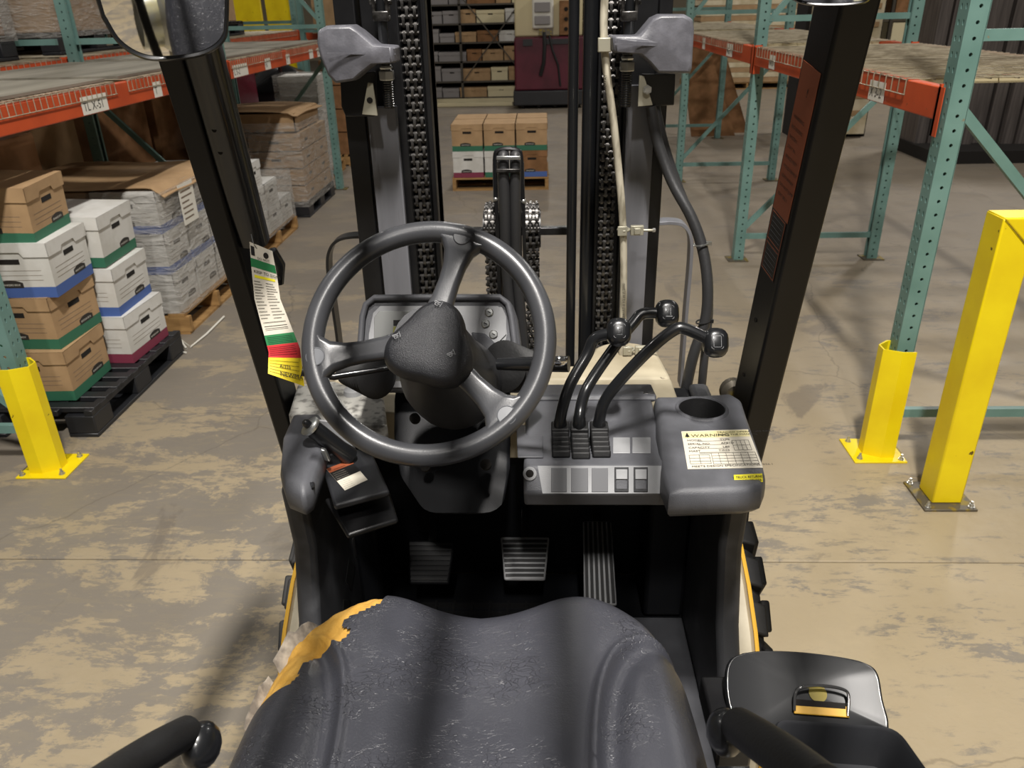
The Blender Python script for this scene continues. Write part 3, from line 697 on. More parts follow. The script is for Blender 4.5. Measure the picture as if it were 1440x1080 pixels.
# upper deck loads (left)
plastic_pallet(-4.5, -3.46, 4.3, 5.5, 'black plastic pallet on the rear rack deck under a glossy wrapped load', z=1.525)
for k in range(2):
    carton('shipping_carton', (-4.45, 4.35+.58*k, 1.672), (-3.5, 4.9+.58*k, 2.5), 'kraft_dark', ['brown carton in film on the rear rack deck, nearer one', 'brown carton in film on the rear rack deck, farther one'][k], 'wrapped cartons on the rear deck')
film_wrap('glossy film round the brown load on the rear rack deck', -4.5, -3.45, 4.3, 5.52, 1.64, 2.5, wob=.02, seed=9)
plastic_pallet(-4.5, -3.46, 6.0, 7.2, 'black plastic pallet on the rear deck beyond the teal post', z=1.525)
carton('shipping_carton', (-4.45, 6.05, 1.672), (-3.5, 7.15, 2.4), 'kraft', 'pale brown carton in film on the rear deck beyond the teal post')
film_wrap('glossy film round the pale load beyond the rear teal post', -4.5, -3.45, 6.0, 7.2, 1.64, 2.4, wob=.02, seed=10)
plastic_pallet(-4.5, -3.46, 8.8, 9.9, 'black plastic pallet at the far end of the rear deck', z=1.525)
for k in range(2): carton('shipping_carton', (-4.4, 8.85+.5*k, 1.672), (-3.5, 9.3+.5*k, 2.3), 'kraft', ['brown carton on the far rear deck pallet, nearer', 'brown carton on the far rear deck pallet, farther'][k], 'cartons on the far rear deck')
yp = thing('folding_barrier', 'yellow folded safety panel standing far beyond the left rack', 'barrier', (-4.2, 13.2, 0))
for k in range(2): MB(M['yellow']).bb((-4.75+.5*k, 13.2+.05*k, .05), (-4.3+.5*k, 13.24+.05*k, 2.0)).build('panel', yp, bevel=.01)
MB(M['hole']).bb((-4.75, 13.15, 0), (-3.8, 13.35, .05)).build('base', yp)
for i, (a, b, m) in enumerate((((-4.9, 10.6, 0), (-3.7, 11.2, 1.1), 'hole'), ((-4.9, 11.8, 0), (-3.9, 12.6, 1.3), 'kraft_dark'), ((-3.2, 12.0, .02), (-2.45, 12.8, 1.1), 'kraft_dark'), ((-3.1, 13.0, .02), (-2.4, 13.9, 1.15), 'kraft'))):
    carton('shipping_carton', a, b, m, ['black storage crate under the far left rack', 'dark brown carton against the back of the far left rack', 'brown carton in the first half of the far left bay', 'pale brown carton in the second half of the far left bay'][i])
for i, (a, b, m) in enumerate((((-3.2, 12.0, ZT+.012), (-2.45, 12.8, 2.1), 'kraft'), ((-3.1, 13.0, ZT+.012), (-2.4, 13.9, 2.0), 'kraft_dark'))):
    carton('shipping_carton', a, b, m, ['brown carton on the far left deck, nearer', 'dark brown carton on the far left deck, farther'][i])
# ---------------------------------------------------------------- pallet of six boxes in the aisle
wood_pallet(-.95, .07, 8.36, 9.25, 'light wooden pallet standing in the middle of the aisle')
g5 = 'record boxes on the aisle pallet'
cols = [(-.775, 'left'), (-.44, 'middle'), (-.105, 'right')]
for j, yy in enumerate((8.58, 9.0)):
    for i, (xx, nm) in enumerate(cols):
        for k in range(2):
            m, bnd = (('white_card', ['red_band', 'green_band'][i]) if (k == 0 and i < 2) else ('kraft', 'green_band' if k else 'blue_band'))
            if k == 0 and i == 2: m = 'kraft_dark'
            t = record_box('record_box', .33, .40, .27, m, bnd, '%s box with %s base, %s column, %s layer, %s row of aisle pallet' % ({'kraft': 'brown', 'white_card': 'white', 'kraft_dark': 'dark brown'}[m], bnd.split('_')[0].replace('red', 'maroon'), nm, ['lower', 'upper'][k], ['front', 'back'][j]), g5, detail=(j == 0), lines=False)
            put(t, xx, yy, .134+.271*k)
# ---------------------------------------------------------------- far shelving and the maroon truck
sh = thing('steel_shelving', 'long grey steel shelving full of boxes at the end of the aisle', 'shelving', (-1.5, 16.6, 0))
SX = [-3.4, -2.35, -1.55, -.28, .6, 2.2]
for xx in SX:
    for yy in (16.35, 17.0): MB(M['mesh_dark']).bb((xx-.022, yy-.02, 0), (xx+.022, yy+.02, 2.6)).build('post', sh, smooth=0)
SZ = [.12, .42, .78, 1.12, 1.45, 1.78, 2.1]
for z in SZ: MB(M['mesh_dark']).bb((-3.4, 16.33, z-.03), (2.2, 17.02, z)).build('shelf', sh, smooth=0)
for a, b in ((-1.5, -.3), (-3.35, -2.4)):
    MB(M['mesh_dark']).bar((a, 16.32, .45), (b, 16.32, 1.9), .01, .02).build('cross_brace', sh, smooth=0); MB(M['mesh_dark']).bar((b, 16.315, .45), (a, 16.315, 1.9), .01, .02).build('cross_brace', sh, smooth=0)
MB(M['cream_card']).bb((-2.3, 16.28, .02), (-.3, 16.33, .10)).build('kick_rail', sh, smooth=0)
rnd = random.Random(3)
for zi, z in enumerate(SZ[:-1]):
    hgt = SZ[zi+1]-z-.07
    x = -2.3; n = 0
    while x < -.35:
        wd = rnd.choice([.3, .34, .34, .42, .55]); wd = min(wd, -.3-x)
        if wd < .15: break
        if x < -1.52: m = 'grey_card' if n % 3 < 2 else 'kraft'
        else: m = rnd.choice(['cream_card', 'cream_card', 'kraft_dark', 'kraft', 'white_card'])
        hh = hgt*rnd.uniform(.6, .95)
        t = thing('file_box', '%s file box on the %s far shelf, %s' % ({'grey_card': 'grey', 'kraft': 'tan', 'cream_card': 'cream', 'kraft_dark': 'dark brown', 'white_card': 'white'}[m], ['bottom', 'second', 'third', 'fourth', 'fifth', 'sixth'][zi], ['leftmost', 'second from the left', 'third from the left', 'fourth from the left', 'fifth from the left', 'sixth from the left', 'seventh from the left'][n]), 'box', (x+wd/2, 16.5, z), 'file boxes on the far shelving')
        mb = MB(M[m]); mb.bb((x+.012, 16.38, z+.001), (x+wd-.012, 16.8, z+hh-.04)); mb.use(M['hole']).bb((x+wd/2-.045, 16.378, z+hh*.62), (x+wd/2+.045, 16.38, z+hh*.62+.022)); mb.build('box_body', t, smooth=0)
        MB(M[m]).bb((x+.006, 16.37, z+hh-.06), (x+wd-.006, 16.81, z+hh)).build('lid', t, smooth=0)
        x += wd; n += 1
MB(M['hole']).bb((-3.3, 17.3, 0), (2.2, 17.35, 2.6)).build('back_panel', sh, smooth=0)
ot = thing('reach_truck', 'maroon warehouse truck parked at the end of the aisle, seen from behind', 'truck', (.95, 15.6, 0))
MB(M['red_truck']).bb((-.33+.62, 15.3, .32), (1.55, 16.2, 1.22)).build('battery_body', ot, bevel=.03)
MB(M['blk_plastic']).bb((.26, 15.27, .06), (1.58, 16.2, .32)).build('bumper', ot, bevel=.02)
MB(M['truck_cream']).bb((.3, 15.5, 1.22), (1.52, 16.2, 1.9)).build('top_cover', ot, bevel=.03)
MB(M['blk_plastic']).bb((.45, 15.27, 1.08), (.62, 15.31, 1.19)).bb((.8, 15.27, 1.1), (1.38, 15.31, 1.18)).build('vent_plate', ot, smooth=0)
MB(M['rubber']).tube([(.83, 15.26, 1.3), (.84, 15.22, 1.1), (.82, 15.22, .8), (.76, 15.25, .58)], .035, 8).build('hanging_strap', ot)
MB(M['rubber']).tube([(.92, 15.26, 1.25), (.98, 15.22, 1.0), (1.08, 15.22, .75), (1.12, 15.24, .4)], .02, 8).build('power_cable', ot)
MB(M['steel']).box((.86, 15.27, 1.3), (.26, .06, .1)).box((.84, 15.25, 1.18), (.04, .03, .2)).build('cable_bracket', ot, smooth=0)
MB(M['kraft_dark']).bb((1.1, 15.35, 1.24), (1.35, 15.5, 1.8)).build('grille_box', ot, bevel=.01)
for k in range(3): MB(M['hole']).cyl((1.22, 15.34, 1.34+.16*k), (1.22, 15.36, 1.34+.16*k), .035, 12).build('round_vent', ot)
MB(M['paper']).bb((.62, 15.4, 1.35), (1.0, 15.5, 1.85)).build('white_pouch', ot, bevel=.03); MB(M['grey_card']).bb((.66, 15.36, 1.42), (.94, 15.4, 1.56)).bb((.66, 15.36, 1.62), (.94, 15.4, 1.78)).build('clip_board', ot, bevel=.01)
for k in range(4): MB(M['rubber']).cyl((.4+.3*k, 15.4, .05), (.46+.3*k, 15.4, .05), .05, 12).build('caster', ot)
for o_ in [ot]: o_.location.x -= .78
tr = thing('guard_rail', 'pale kerb rail lying on the floor before the far shelving', 'rail', (-1.3, 15.75, 0))
MB(M['cream_card']).bb((-2.15, 15.85, 0), (-.56, 15.95, .07)).build('kerb', tr, bevel=.01)
# ---------------------------------------------------------------- right background
for i, (px0, px1, lean) in enumerate(((958, 1000, .5), (985, 1037, .75))):
    y = 11.9+.12*i if i else 11.75; a = at(px0, 190, Z=0); 
    x0 = 2.15+.25*i; x1 = x0+.62
    mb = MB(M['kraft_dark']); mb.prism([(x0-.25, y+.1, 1.35), (x0+.1, y+.1, 1.35), (x1, y, 0), (x0, y, 0)], (0, .03, 0))
    tag(mb.build('cardboard_sheet', smooth=0), ['brown cardboard panel leaning at the end of the right rack, rear one', 'brown cardboard panel leaning at the end of the right rack, front one'][i], 'cardboard')
# pale panels and tall frames behind the right rack
t = thing('board_stack', 'tall stack of dark upright boards far right behind the rack', 'board stack', (6.8, 8.4, 0))
rnd = random.Random(5)
for k in range(34):
    x = 4.6+k*.16; y = 10.0+rnd.uniform(-.06, .06)-.02*k
    MB(M['rail_dark']).bb((x-.065, y, .14), (x+.065, y+.5, 2.5+rnd.uniform(-.1, .1))).build('board', t, smooth=0)
MB(M['hole']).bb((4.5, 9.4, 0), (10.1, 10.7, .14)).build('plinth', t, smooth=0)
t = thing('panel_crate', 'pale wooden panel crate with rungs behind the right rack', 'crate', (4.6, 11, 0))
MB(M['bright']).bb((3.55, 11.4, .05), (4.45, 11.5, 2.6)).build('panel', t, smooth=0)
for k in range(9): MB(M['kraft']).bb((4.1, 11.37, .3+.22*k), (4.4, 11.4, .36+.22*k)).build('rung', t, smooth=0)
MB(M['hole']).bb((3.5, 11.5, 0), (4.5, 12, 2.3)).build('frame', t, smooth=0)
t = thing('card_stack', 'large block of stacked pale cardboard far behind the right rack', 'cardboard stack', (4.5, 19, 0))
wood_pallet(3.2, 5.6, 18.0, 19.5, 'wide wooden pallet under the pale cardboard block far right')
for k in range(22): MB(M['bright'] if k % 2 else M['kraft']).bb((3.3+rnd.uniform(0, .05), 18.05, .14+k*.1), (5.4+rnd.uniform(0, .05), 19.4, .235+k*.1)).build('layer', t, smooth=0)
for i in range(6):
    x = 6.0+i*1.35; y = 18+.4*(i % 2)
    t = thing('storage_frame', 'tall wrapped storage frame far behind the right rack, %s in the row' % ['first', 'second', 'third', 'fourth', 'fifth', 'last'][i], 'storage frame', (x, y, 0), 'far right storage frames')
    for a in (0, 1.0):
        for b in (0, .9): MB(M['mesh_dark']).bb((x+a-.03, y+b-.03, 0), (x+a+.03, y+b+.03, 2.6)).build('post', t, smooth=0)
    for k in range(4):
        MB(M['mesh_dark']).bb((x, y, .15+.6*k), (x+1, y+.9, .2+.6*k)).build('shelf', t, smooth=0); MB(M[['bright', 'grey_card', 'cream_card', 'kraft_dark'][(k+i) % 4]]).bb((x+.08, y+.05, .201+.6*k), (x+.92, y+.8, .62+.6*k)).build('load', t, smooth=0)
# ================================================================ THE FORKLIFT
fk = thing('forklift', 'black and cream counterbalance forklift seen from its operator seat', 'forklift', (-.07, 1.0, 0))
def frame(o, x, y):
    x = V3(x).normalized(); y = V3(y); y = (y-x*y.dot(x)).normalized(); return V3(o), x, y, x.cross(y)
def rrect(w, h, r, n=5):
    pts = []
    for cx_, cy_, a0 in ((w/2-r, h/2-r, 0), (-w/2+r, h/2-r, 90), (-w/2+r, -h/2+r, 180), (w/2-r, -h/2+r, 270)):
        for k in range(n+1):
            a = math.radians(a0+90*k/n); pts.append((cx_+r*math.cos(a), cy_+r*math.sin(a)))
    return pts
def spline(pts, n=8):
    pts = [V3(p) for p in pts]; out = []
    P_ = [pts[0]*2-pts[1]]+pts+[pts[-1]*2-pts[-2]]
    for i in range(1, len(P_)-2):
        a, b, c, d = P_[i-1:i+3]
        for k in range(n):
            t = k/n; out.append(.5*((2*b)+(c-a)*t+(2*a-5*b+4*c-d)*t*t+(3*b-a-3*c+d)*t**3))
    out.append(pts[-1]); return out
# ---- body, fenders, floor
mb = MB(M['cream'])
cowl = [(-.50, 1.66), (-.50, 1.68), (-.45, 1.74), (.08, 1.74), (.11, 1.78)]
for k in range(13):
    a = math.radians(150-k*150/12-0); cowl.append((.205+.085*math.cos(a), 1.80+.085*math.sin(a)))
cowl += [(.30, 1.68), (.30, 1.66)]
MB(M['cream']).bb((-.49, 1.50, .88), (.30, 1.662, .998)).build('cowl_top', fk, bevel=.004)
mb.prism([(x, y, .30) for x, y in cowl], (0, 0, .70)); mb.build('front_cowl', fk, bevel=.012)
MB(M['mast_dark']).bb((-.50, .9, .30), (.38, 1.75, .42)).build('floor_frame', fk, bevel=.01)
MB(M['cream']).bb((-.42, -1.0, .35), (.28, .62, .82)).build('counterweight', fk, bevel=.05, seg=4)
MB(M['mast_dark']).bb((-.40, .15, .42), (.26, .62, .84)).build('engine_hood', fk, bevel=.02)
# fenders: curved shells over the front tyres
def fender(s, xo, xi):
    mb = MB(M['cream']); rings = []
    c = V3((0, 1.56, .36)); prof = []
    for k in range(15):
        a = math.radians(205-k*11.8); prof.append((math.cos(a), math.sin(a)))
    for (r, x) in ((.40, xi), (.405, xo-.012*s), (.392, xo), (.375, xo), (.375, xi)):
        rings.append([V3((x, c.y+p*r*1.25, c.z+q*r)) for p, q in prof])
    n = len(prof); vs = [p for r in rings for p in r]; fs = []
    for i in range(len(rings)-1):
        for j in range(n-1): fs.append((i*n+j, i*n+j+1, (i+1)*n+j+1, (i+1)*n+j))
    mb.add(vs, fs); f = mb.build('fender', fk, smooth=50)
    e = MB(M['fender_yellow']); pts = [V3((xo+.001*s, c.y+p*.398*1.25, c.z+q*.398)) for p, q in prof]
    e.tube(pts, .0045, 6); e.build('fender_edge', f)
fender(1, .425, .375); fender(-1, -.535, -.485)
def tyre(x, y, r, wdt, s):
    t = MB(M['tyre']); hw = wdt/2
    t.lathe([(r*.55, -hw*.9), (r*.8, -hw), (r*.93, -hw*.96), (r*.955, -hw*.7), (r*.955, hw*.7), (r*.93, hw*.96), (r*.8, hw), (r*.55, hw*.9)], (x, y, r), (1, 0, 0), 40)
    o = t.build('tyre', fk); L = MB(M['tyre']); n = 22
    for k in range(n):
        for sd in (-1, 1):
            a = 2*math.pi*(k+(.25*sd))/n; c = V3((x+sd*hw*.5, y+math.cos(a)*r*.965, r+math.sin(a)*r*.965))
            rad = V3((0, math.cos(a), math.sin(a))); tan = V3((0, -math.sin(a), math.cos(a))); ax = V3((1, 0, 0))
            ax2 = (ax+tan*.35*sd).normalized(); Rm = Matrix((ax2, tan, rad)).transposed()
            L.box(c, (hw*1.06, r*.19, r*.11), Rm)
            L.box(c+ax*sd*hw*.5-rad*.022, (.02, r*.19, .07), Matrix((ax, tan, rad)).transposed())
    g = L.build('tread_lug', o, bevel=.005, seg=2); g['kind'] = 'stuff'
    rm = MB(M['cream']); rm.lathe([(.02, -.02), (r*.3, -.02), (r*.5, -.05), (r*.56, -hw*.85), (r*.56, hw*.85), (r*.5, .05), (r*.3, .02), (.02, .02)], (x, y, r), (1, 0, 0), 24); rm.build('wheel_disc', o)
    for k in range(6):
        a = k*math.pi/3; MB(M['bolt']).cyl((x+s*.02, y+.08*math.cos(a), r+.08*math.sin(a)), (x+s*.045, y+.08*math.cos(a), r+.08*math.sin(a)), .011, 6).build('wheel_nut', o)
tyre(.414, 1.56, .35, .13, 1); tyre(-.514, 1.56, .35, .12, -1)
tyre(.33, -.25, .27, .16, 1); tyre(-.47, -.25, .27, .16, -1)
# ---- foot well
fl_ = MB(M['matte_black']); fl_.bb((-.45, .80, .425), (.34, 1.64, .44)); fl_.build('floor_mat', fk, bevel=.004)
gm = MB(M['rubber'])
for i in range(9): gm.bb((-.36+.045*i-.003, 1.30, .44), (-.36+.045*i+.003, 1.52, .452))
for i in range(8): gm.bb((-.37, 1.30+.03*i-.003, .44), (.02, 1.30+.03*i+.003, .4515))
gm.build('floor_grille', fk, smooth=0)
mb = MB(M['matte_black']); mb.prism([(-.46, 1.64, .44), (.36, 1.64, .44), (.36, 1.50, .99), (-.46, 1.50, .99)], (0, .02, 0)); mb.build('toe_panel', fk, bevel=.005)
def sidepanel(s, x):
    mb = MB(M['blk_plastic']); rows = []
    # outer skirt of the foot well: flares outwards at the top
    for k in range(13):
        t = k/12; z = 1.0-.56*t; y0 = 1.13+.10*t+.03*math.sin(t*3); out = x+s*.02*(1-t)**2-s*.03*math.sin(t*math.pi)
        rows.append([V3((out, y0, z)), V3((out-s*.045, y0, z)), V3((out-s*.05, 1.6, z)), V3((out+s*.01, 1.6, z))])
    mb.loft(rows); mb.build('side_panel', fk, bevel=.006)
def sidewall(x0, x1):
    mb = MB(M['side_grey']); mb.prism([(x0, y, z) for y, z in ((1.56, .43), (.95, .43), (.95, .50), (1.08, .56), (1.17, .70), (1.215, .85), (1.20, 1.0), (1.64, 1.0), (1.64, .43))], (x1-x0, 0, 0)); mb.build('side_panel', fk, bevel=.012, seg=3)
sidewall(.335, .380); sidewall(-.49, -.445)
MB(M['matte_black']).bb((.24, 1.47, .448), (.336, 1.64, .99)).build('wheel_housing', fk, bevel=.01)
MB(M['matte_black']).bb((-.446, 1.47, .448), (-.39, 1.64, .99)).build('wheel_housing', fk, bevel=.01)
# lit part of the floor coloured paler, on the right, with a grid plate
MB(M['grey_plastic']).bb((.20, .82, .44), (.334, 1.47, .448)).build('lit_floor_strip', fk, bevel=.003)
sg = MB(M['light_plastic'])
gx = at(966, 890, Z=.45).x
for k in range(9): sg.bb((gx, 1.05+.042*k, .448), (gx+.05, 1.056+.042*k, .452))
sg.bb((gx, 1.05, .448), (gx+.006, 1.40, .452)); sg.bb((gx+.044, 1.05, .448), (gx+.05, 1.40, .452)); sg.build('step_plate', fk, smooth=0)
# ---- pedals
def pedal(name, a, m, ribs, vert=False, tw=0, col2='rubber'):
    o, ux, uy, n = frame(*a[:3]); w, h = a[3]; t = MB(M[m])
    tw_ = .82
    pts = [(-w/2*1.0, h/2), (w/2, h/2), (w/2*tw_, -h/2), (-w/2*tw_, -h/2)] if not vert else [(-w/2*.9, h/2), (w/2*.9, h/2), (w/2, -h/2), (-w/2, -h/2)]
    t.prism([o+ux*p+uy*q for p, q in pts], n*-.014); p = t.build(name, fk, bevel=.004)
    r = MB(M[col2])
    for k in range(ribs):
        q = (k+.5)/ribs
        if vert: r.bar(o+ux*(w*(q-.5)*.88)+uy*h*.48+n*.002, o+ux*(w*(q-.5)*.96)-uy*h*.48+n*.002, w/ribs*.55, .006, up=n)
        else:
            ww = w*(tw_+(1-tw_)*q)*.46; r.bar(o-ux*ww+uy*(q-.5)*h*.9+n*.002, o+ux*ww+uy*(q-.5)*h*.9+n*.002, h/ribs*.5, .006, up=n)
    r.build('grip_rib', p, smooth=0)
    MB(M['mast_dark']).bar(o-n*.01+uy*.0, o+V3((0, .12, .05)), .018, .018).build('pedal_arm', p)
pedal('inching_pedal', (at(605, 790, Z=.64), (1, 0, 0), (0, .75, .62), (.11, .10)), 'matte_black', 8)
pedal('brake_pedal', (at(738, 785, Z=.64), (1, 0, .0), (0, .75, .62), (.115, .10)), 'light_plastic', 8, col2='rubber')
pedal('accelerator_pedal', (at(842, 790, Z=.62), (1, 0, 0), (0, .8, .55), (.075, .20)), 'light_plastic', 6, True)
# ---- main console with levers
M['cap_grey2'] = mat('blank_cover_grey', '66676a', .5)
cons = MB(M['grey_plastic'])
prof = [(1.50, 1.05), (1.44, 1.062), (1.40, 1.055), (1.30, 1.045), (1.185, 1.068), (1.170, 1.066), (1.145, 1.026), (1.16, .99), (1.50, .95)]
cons.prism([(-.035, y, z) for y, z in prof], (.258, 0, 0)); console = cons.build('lever_console', fk, bevel=.006, seg=3)
mb = MB(M['grey_plastic']); mb.prism([(-.03, 1.515, 1.058), (-.03, 1.46, 1.066), (-.03, 1.44, 1.070), (-.03, 1.43, 1.060), (-.03, 1.5, 1.02)], (.262, 0, 0)); mb.build('console_ridge', console, bevel=.004)
def onface(x, y, pts=[(1.170, 1.066), (1.145, 1.026)]):
    """point of the console front face seen at pixel x, y"""
    r = R3 @ Vector((x-720, 540-y, F)); (y0, z0), (y1, z1) = pts; d = V3((y1-y0, z1-z0, 0)); n = (d.y, -d.x)
    t = (n[0]*y0+n[1]*(z0-CH))/(n[0]*r.y+n[1]*r.z); return V3((0, 0, CH))+r*t
TOPF = [(1.30, 1.045), (1.185, 1.068)]
fx, fy_ = V3((1, 0, 0)), V3((0, .025, .040)).normalized(); fn = fx.cross(fy_)
def plateq(m, ps, th, lift=.0, face=None):
    n = ((ps[1]-ps[0]).cross(ps[2]-ps[1])).normalized()
    if n.z < 0: n = -n
    return MB(M[m]).prism([p+n*lift for p in ps], n*th)
for (a, b) in ((775, 797), (803, 827), (832, 855)):
    plateq('cap_grey2', [onface(a, 658), onface(b, 658), onface(b, 692), onface(a, 692)], .0015).build('blank_cover', console, bevel=.0008)
plateq('light_plastic', [onface(756, 655), onface(930, 655), onface(930, 694), onface(763, 694)], .001, -.0006).build('switch_fascia', console)
for (a, b) in ((866, 882), (893, 909)):
    s = plateq('blk_plastic', [onface(a-2, 657), onface(b+2, 657), onface(b+2, 692), onface(a-2, 692)], .002).build('rocker_switch', console, bevel=.001)
    plateq('light_plastic', [onface(a, 660), onface(b, 660), onface(b, 674), onface(a, 674)], .004, .001).build('rocker_top', s, bevel=.001)
    plateq('grey_plastic', [onface(a, 675), onface(b, 675), onface(b, 688), onface(a, 688)], .002, .001).build('rocker_bottom', s, bevel=.001)
kh = MB(M['light_plastic']).lathe([(.012, 0), (.012, .003), (.009, .004)], onface(745, 666), fn, 20); kh.use(M['hole']).lathe([(.007, .004), (.006, .0045), (.001, .0045)], onface(745, 666), fn, 16); kh.build('key_barrel', console)
for (a, b) in ((862, 886), (889, 915)):
    plateq('light_plastic', [onface(a, 612, TOPF), onface(b, 612, TOPF), onface(b, 638, TOPF), onface(a, 638, TOPF)], .002).build('blank_switch_cover', console, bevel=.001)
MB(M['chrome']).box(at(912, 553, Z=1.068), (.022, .010, .004)).build('latch', console, bevel=.001)
plateq('grey_plastic', [onface(726, 600, TOPF), onface(764, 600, TOPF), onface(764, 645, TOPF), onface(728, 645, TOPF)], .004).build('side_cover', console, bevel=.002)
# boots and levers
LV = [(788, 590, 1.10, [(800, 545, 1.30, 1.14), (825, 500, 1.335, 1.19), (838, 475, 1.345, 1.225)], (870, 467, 1.34)),
      (815, 585, 1.10, [(826, 545, 1.33, 1.14), (865, 487, 1.37, 1.19), (890, 455, 1.39, 1.23), (905, 441, 1.40, 1.25)], (938, 441, 1.40)),
      (843, 590, 1.10, [(856, 555, 1.28, 1.13), (905, 500, 1.29, 1.19), (945, 466, 1.30, 1.235), (965, 463, 1.30, 1.24)], (1006, 482, 1.29))]
for i, (bx_, by_, bz_, mid, kn) in enumerate(LV):
    base = at(bx_, by_, Y=1.275)
    lev = MB(M['blk_gloss']); knob = at(kn[0], kn[1], Y=kn[2])
    pts = [base-V3((0, .0, .05)), base]+[at(a, b, Y=c) for a, b, c, d in mid]+[knob+(V3((0, 0, -.0)))]
    rr_ = spline(pts, 7); lo = lev.tube(rr_, .0108, 14).build('control_lever', fk)
    # ball knob, a rounded block facing the operator
    tc_ = (V3((0, 0, CH))-knob).normalized(); kx = V3((1, 0, 0)); ky = (V3((0, .5, .85))); o_, ux, uy, n_ = frame(knob, kx, ky)
    kb = MB(M['blk_gloss']); rings = []
    for t_, w_, h_ in ((-.022, .012, .014), (-.020, .030, .034), (-.013, .041, .048), (0, .0455, .054), (.010, .042, .050), (.016, .034, .040), (.0185, .020, .025)):
        rings.append([knob+ux*p+uy*q+n_*t_ for p, q in rrect(w_, h_, min(w_, h_)*.42, 4)])
    kb.loft(rings); ko = kb.build('lever_knob', lo, smooth=60)
    ic = MB(M['light_plastic']); f_ = knob+n_*.0182
    rr2 = [f_+ux*p*.8+uy*q*.8-n_*.0006 for p, q in rrect(.026, .032, .005, 4)]; ic.tube(rr2, .0005, 4, closed=True)
    if i == 0:
        for s_ in (-1, 1): ic.bar(f_+ux*-.005+uy*s_*.007, f_+ux*.005+uy*s_*.007, .001, .0006, up=n_)
        ic.bar(f_+ux*.005+uy*.007, f_+ux*.005-uy*.007, .001, .0006, up=n_); ic.bar(f_-uy*.004, f_+uy*.004, .0025, .0006, up=n_)
    elif i == 1:
        ic.bar(f_+ux*-.003+uy*.009, f_+ux*-.003-uy*.006, .001, .0006, up=n_); ic.bar(f_+ux*-.005-uy*.008, f_+ux*.007-uy*.008, .001, .0006, up=n_); ic.bar(f_+ux*.004+uy*.008, f_+ux*.004-uy*.006, .001, .0006, up=n_); ic.bar(f_-ux*.003+uy*.0, f_+ux*.004+uy*.008, .001, .0006, up=n_)
    else:
        ic.tube([f_+ux*p+uy*q for p, q in rrect(.013, .020, .001, 1)], .0006, 4, closed=True)
    ic.build('knob_symbol', ko, smooth=0)
    bt = MB(M['rubber'])
    xw = .0135; x0 = base.x
    yb = [1.30-.0, 1.185]; 
    bt.bb((x0-.016, 1.19, 1.045), (x0+.016, 1.305, 1.062))
    for k in range(5):
        y = 1.205+.0135*k+(-.006 if i == 1 else 0); z = 1.071+.002*k
        bt.box((x0, y, z), (.033, .009, .014), Matrix.Rotation(math.radians(-25), 3, 'X'))
    bt.box((x0, 1.277, 1.080), (.034, .034, .020)); bt.cyl((x0, 1.277, 1.085), base+V3((0, .0, .002)), .013, 12, .011)
    bt.build('lever_boot', fk, bevel=.0035, seg=3)
# ---- right pod with cup holder and data label
cupc = at(987, 575, Z=1.07)
out = [at(x, y, Z=1.07) for x, y in ((936, 693), (926, 640), (920, 556), (1030, 551), (1045, 560), (1062, 610), (1078, 660), (1079, 680), (1068, 688))]
N_ = 72; ring_o = []
for k in range(N_):
    a = 2*math.pi*k/N_; d = V3((math.cos(a), math.sin(a), 0)); best = None
    for i in range(len(out)):
        p, q = out[i], out[(i+1) % len(out)]; e = q-p; den = d.x*e.y-d.y*e.x
        if abs(den) < 1e-9: continue
        t = ((p.x-cupc.x)*e.y-(p.y-cupc.y)*e.x)/den; s_ = ((p.x-cupc.x)*d.y-(p.y-cupc.y)*d.x)/den
        if t > 0 and -1e-6 <= s_ <= 1+1e-6: best = t if best is None else min(best, t)
    ring_o.append((d, best))
def rg(sc, z, dr=0): return [V3((cupc.x, cupc.y, 0))+d*(b*sc-dr)+V3((0, 0, z)) for d, b in ring_o]
def rc(r, z): return [V3((cupc.x, cupc.y, 0))+d*r+V3((0, 0, z)) for d, b in ring_o]
pod = MB(M['grey_plastic']); pod.loft([rg(.72, 1.0), rg(.92, 1.006), rg(1.0, 1.028), rg(1, 1.045), rg(1, 1.060, .003), rg(1, 1.067, .008), rg(1, 1.070, .016), rc(.052, 1.070), rc(.050, 1.073), rc(.046, 1.074), rc(.0445, 1.071)], cap=False)
pod.use(M['rubber']).loft([rc(.0445, 1.071), rc(.041, 1.055), rc(.039, 1.006), rc(.001, 1.006)], cap=False)
pod_o = pod.build('cup_holder_pod', fk, smooth=50)
Z7 = 1.0705
def dz(x, y): return at(x, y, Z=Z7)
def decal(m, c, parent, name='decal_label', th=.0006):
    return MB(M[m]).prism([p for p in c], (0, 0, th)).build(name, parent, smooth=0)
lab = decal('tag_white', [dz(958, 607), dz(1052, 604), dz(1073, 658), dz(967, 660)], pod_o, 'data_label')
a_, b_, c_, d_ = [dz(*q)+V3((0, 0, .0008)) for q in ((958, 607), (1052, 604), (1073, 658), (967, 660))]
def LP(u, v): return (a_*(1-u)+b_*u)*(1-v)+(d_*(1-u)+c_*u)*v
mb = MB(M['fender_yellow']); 
hd = MB(mat('pale_yellow_print', 'd9cf9c', .5)); hd.quad(LP(0.01, .02), LP(.99, .02), LP(.99, .2), LP(.01, .2)); hd.build('label_header', lab, smooth=0)
mb = MB(M['decal_black']); up_ = V3((0, 0, .0005))
yd = (a_-d_).normalized(); xd = (b_-a_).normalized(); hh = (a_-d_).length
mb.text('WARNING', LP(.13, .18), xd, yd, hh*.08); mb.text('! ', LP(.055, .18), xd, yd, hh*.12)
mb.add([LP(.04, .17)+up_, LP(.11, .17)+up_, LP(.075, .05)+up_], [(0, 1, 2)])
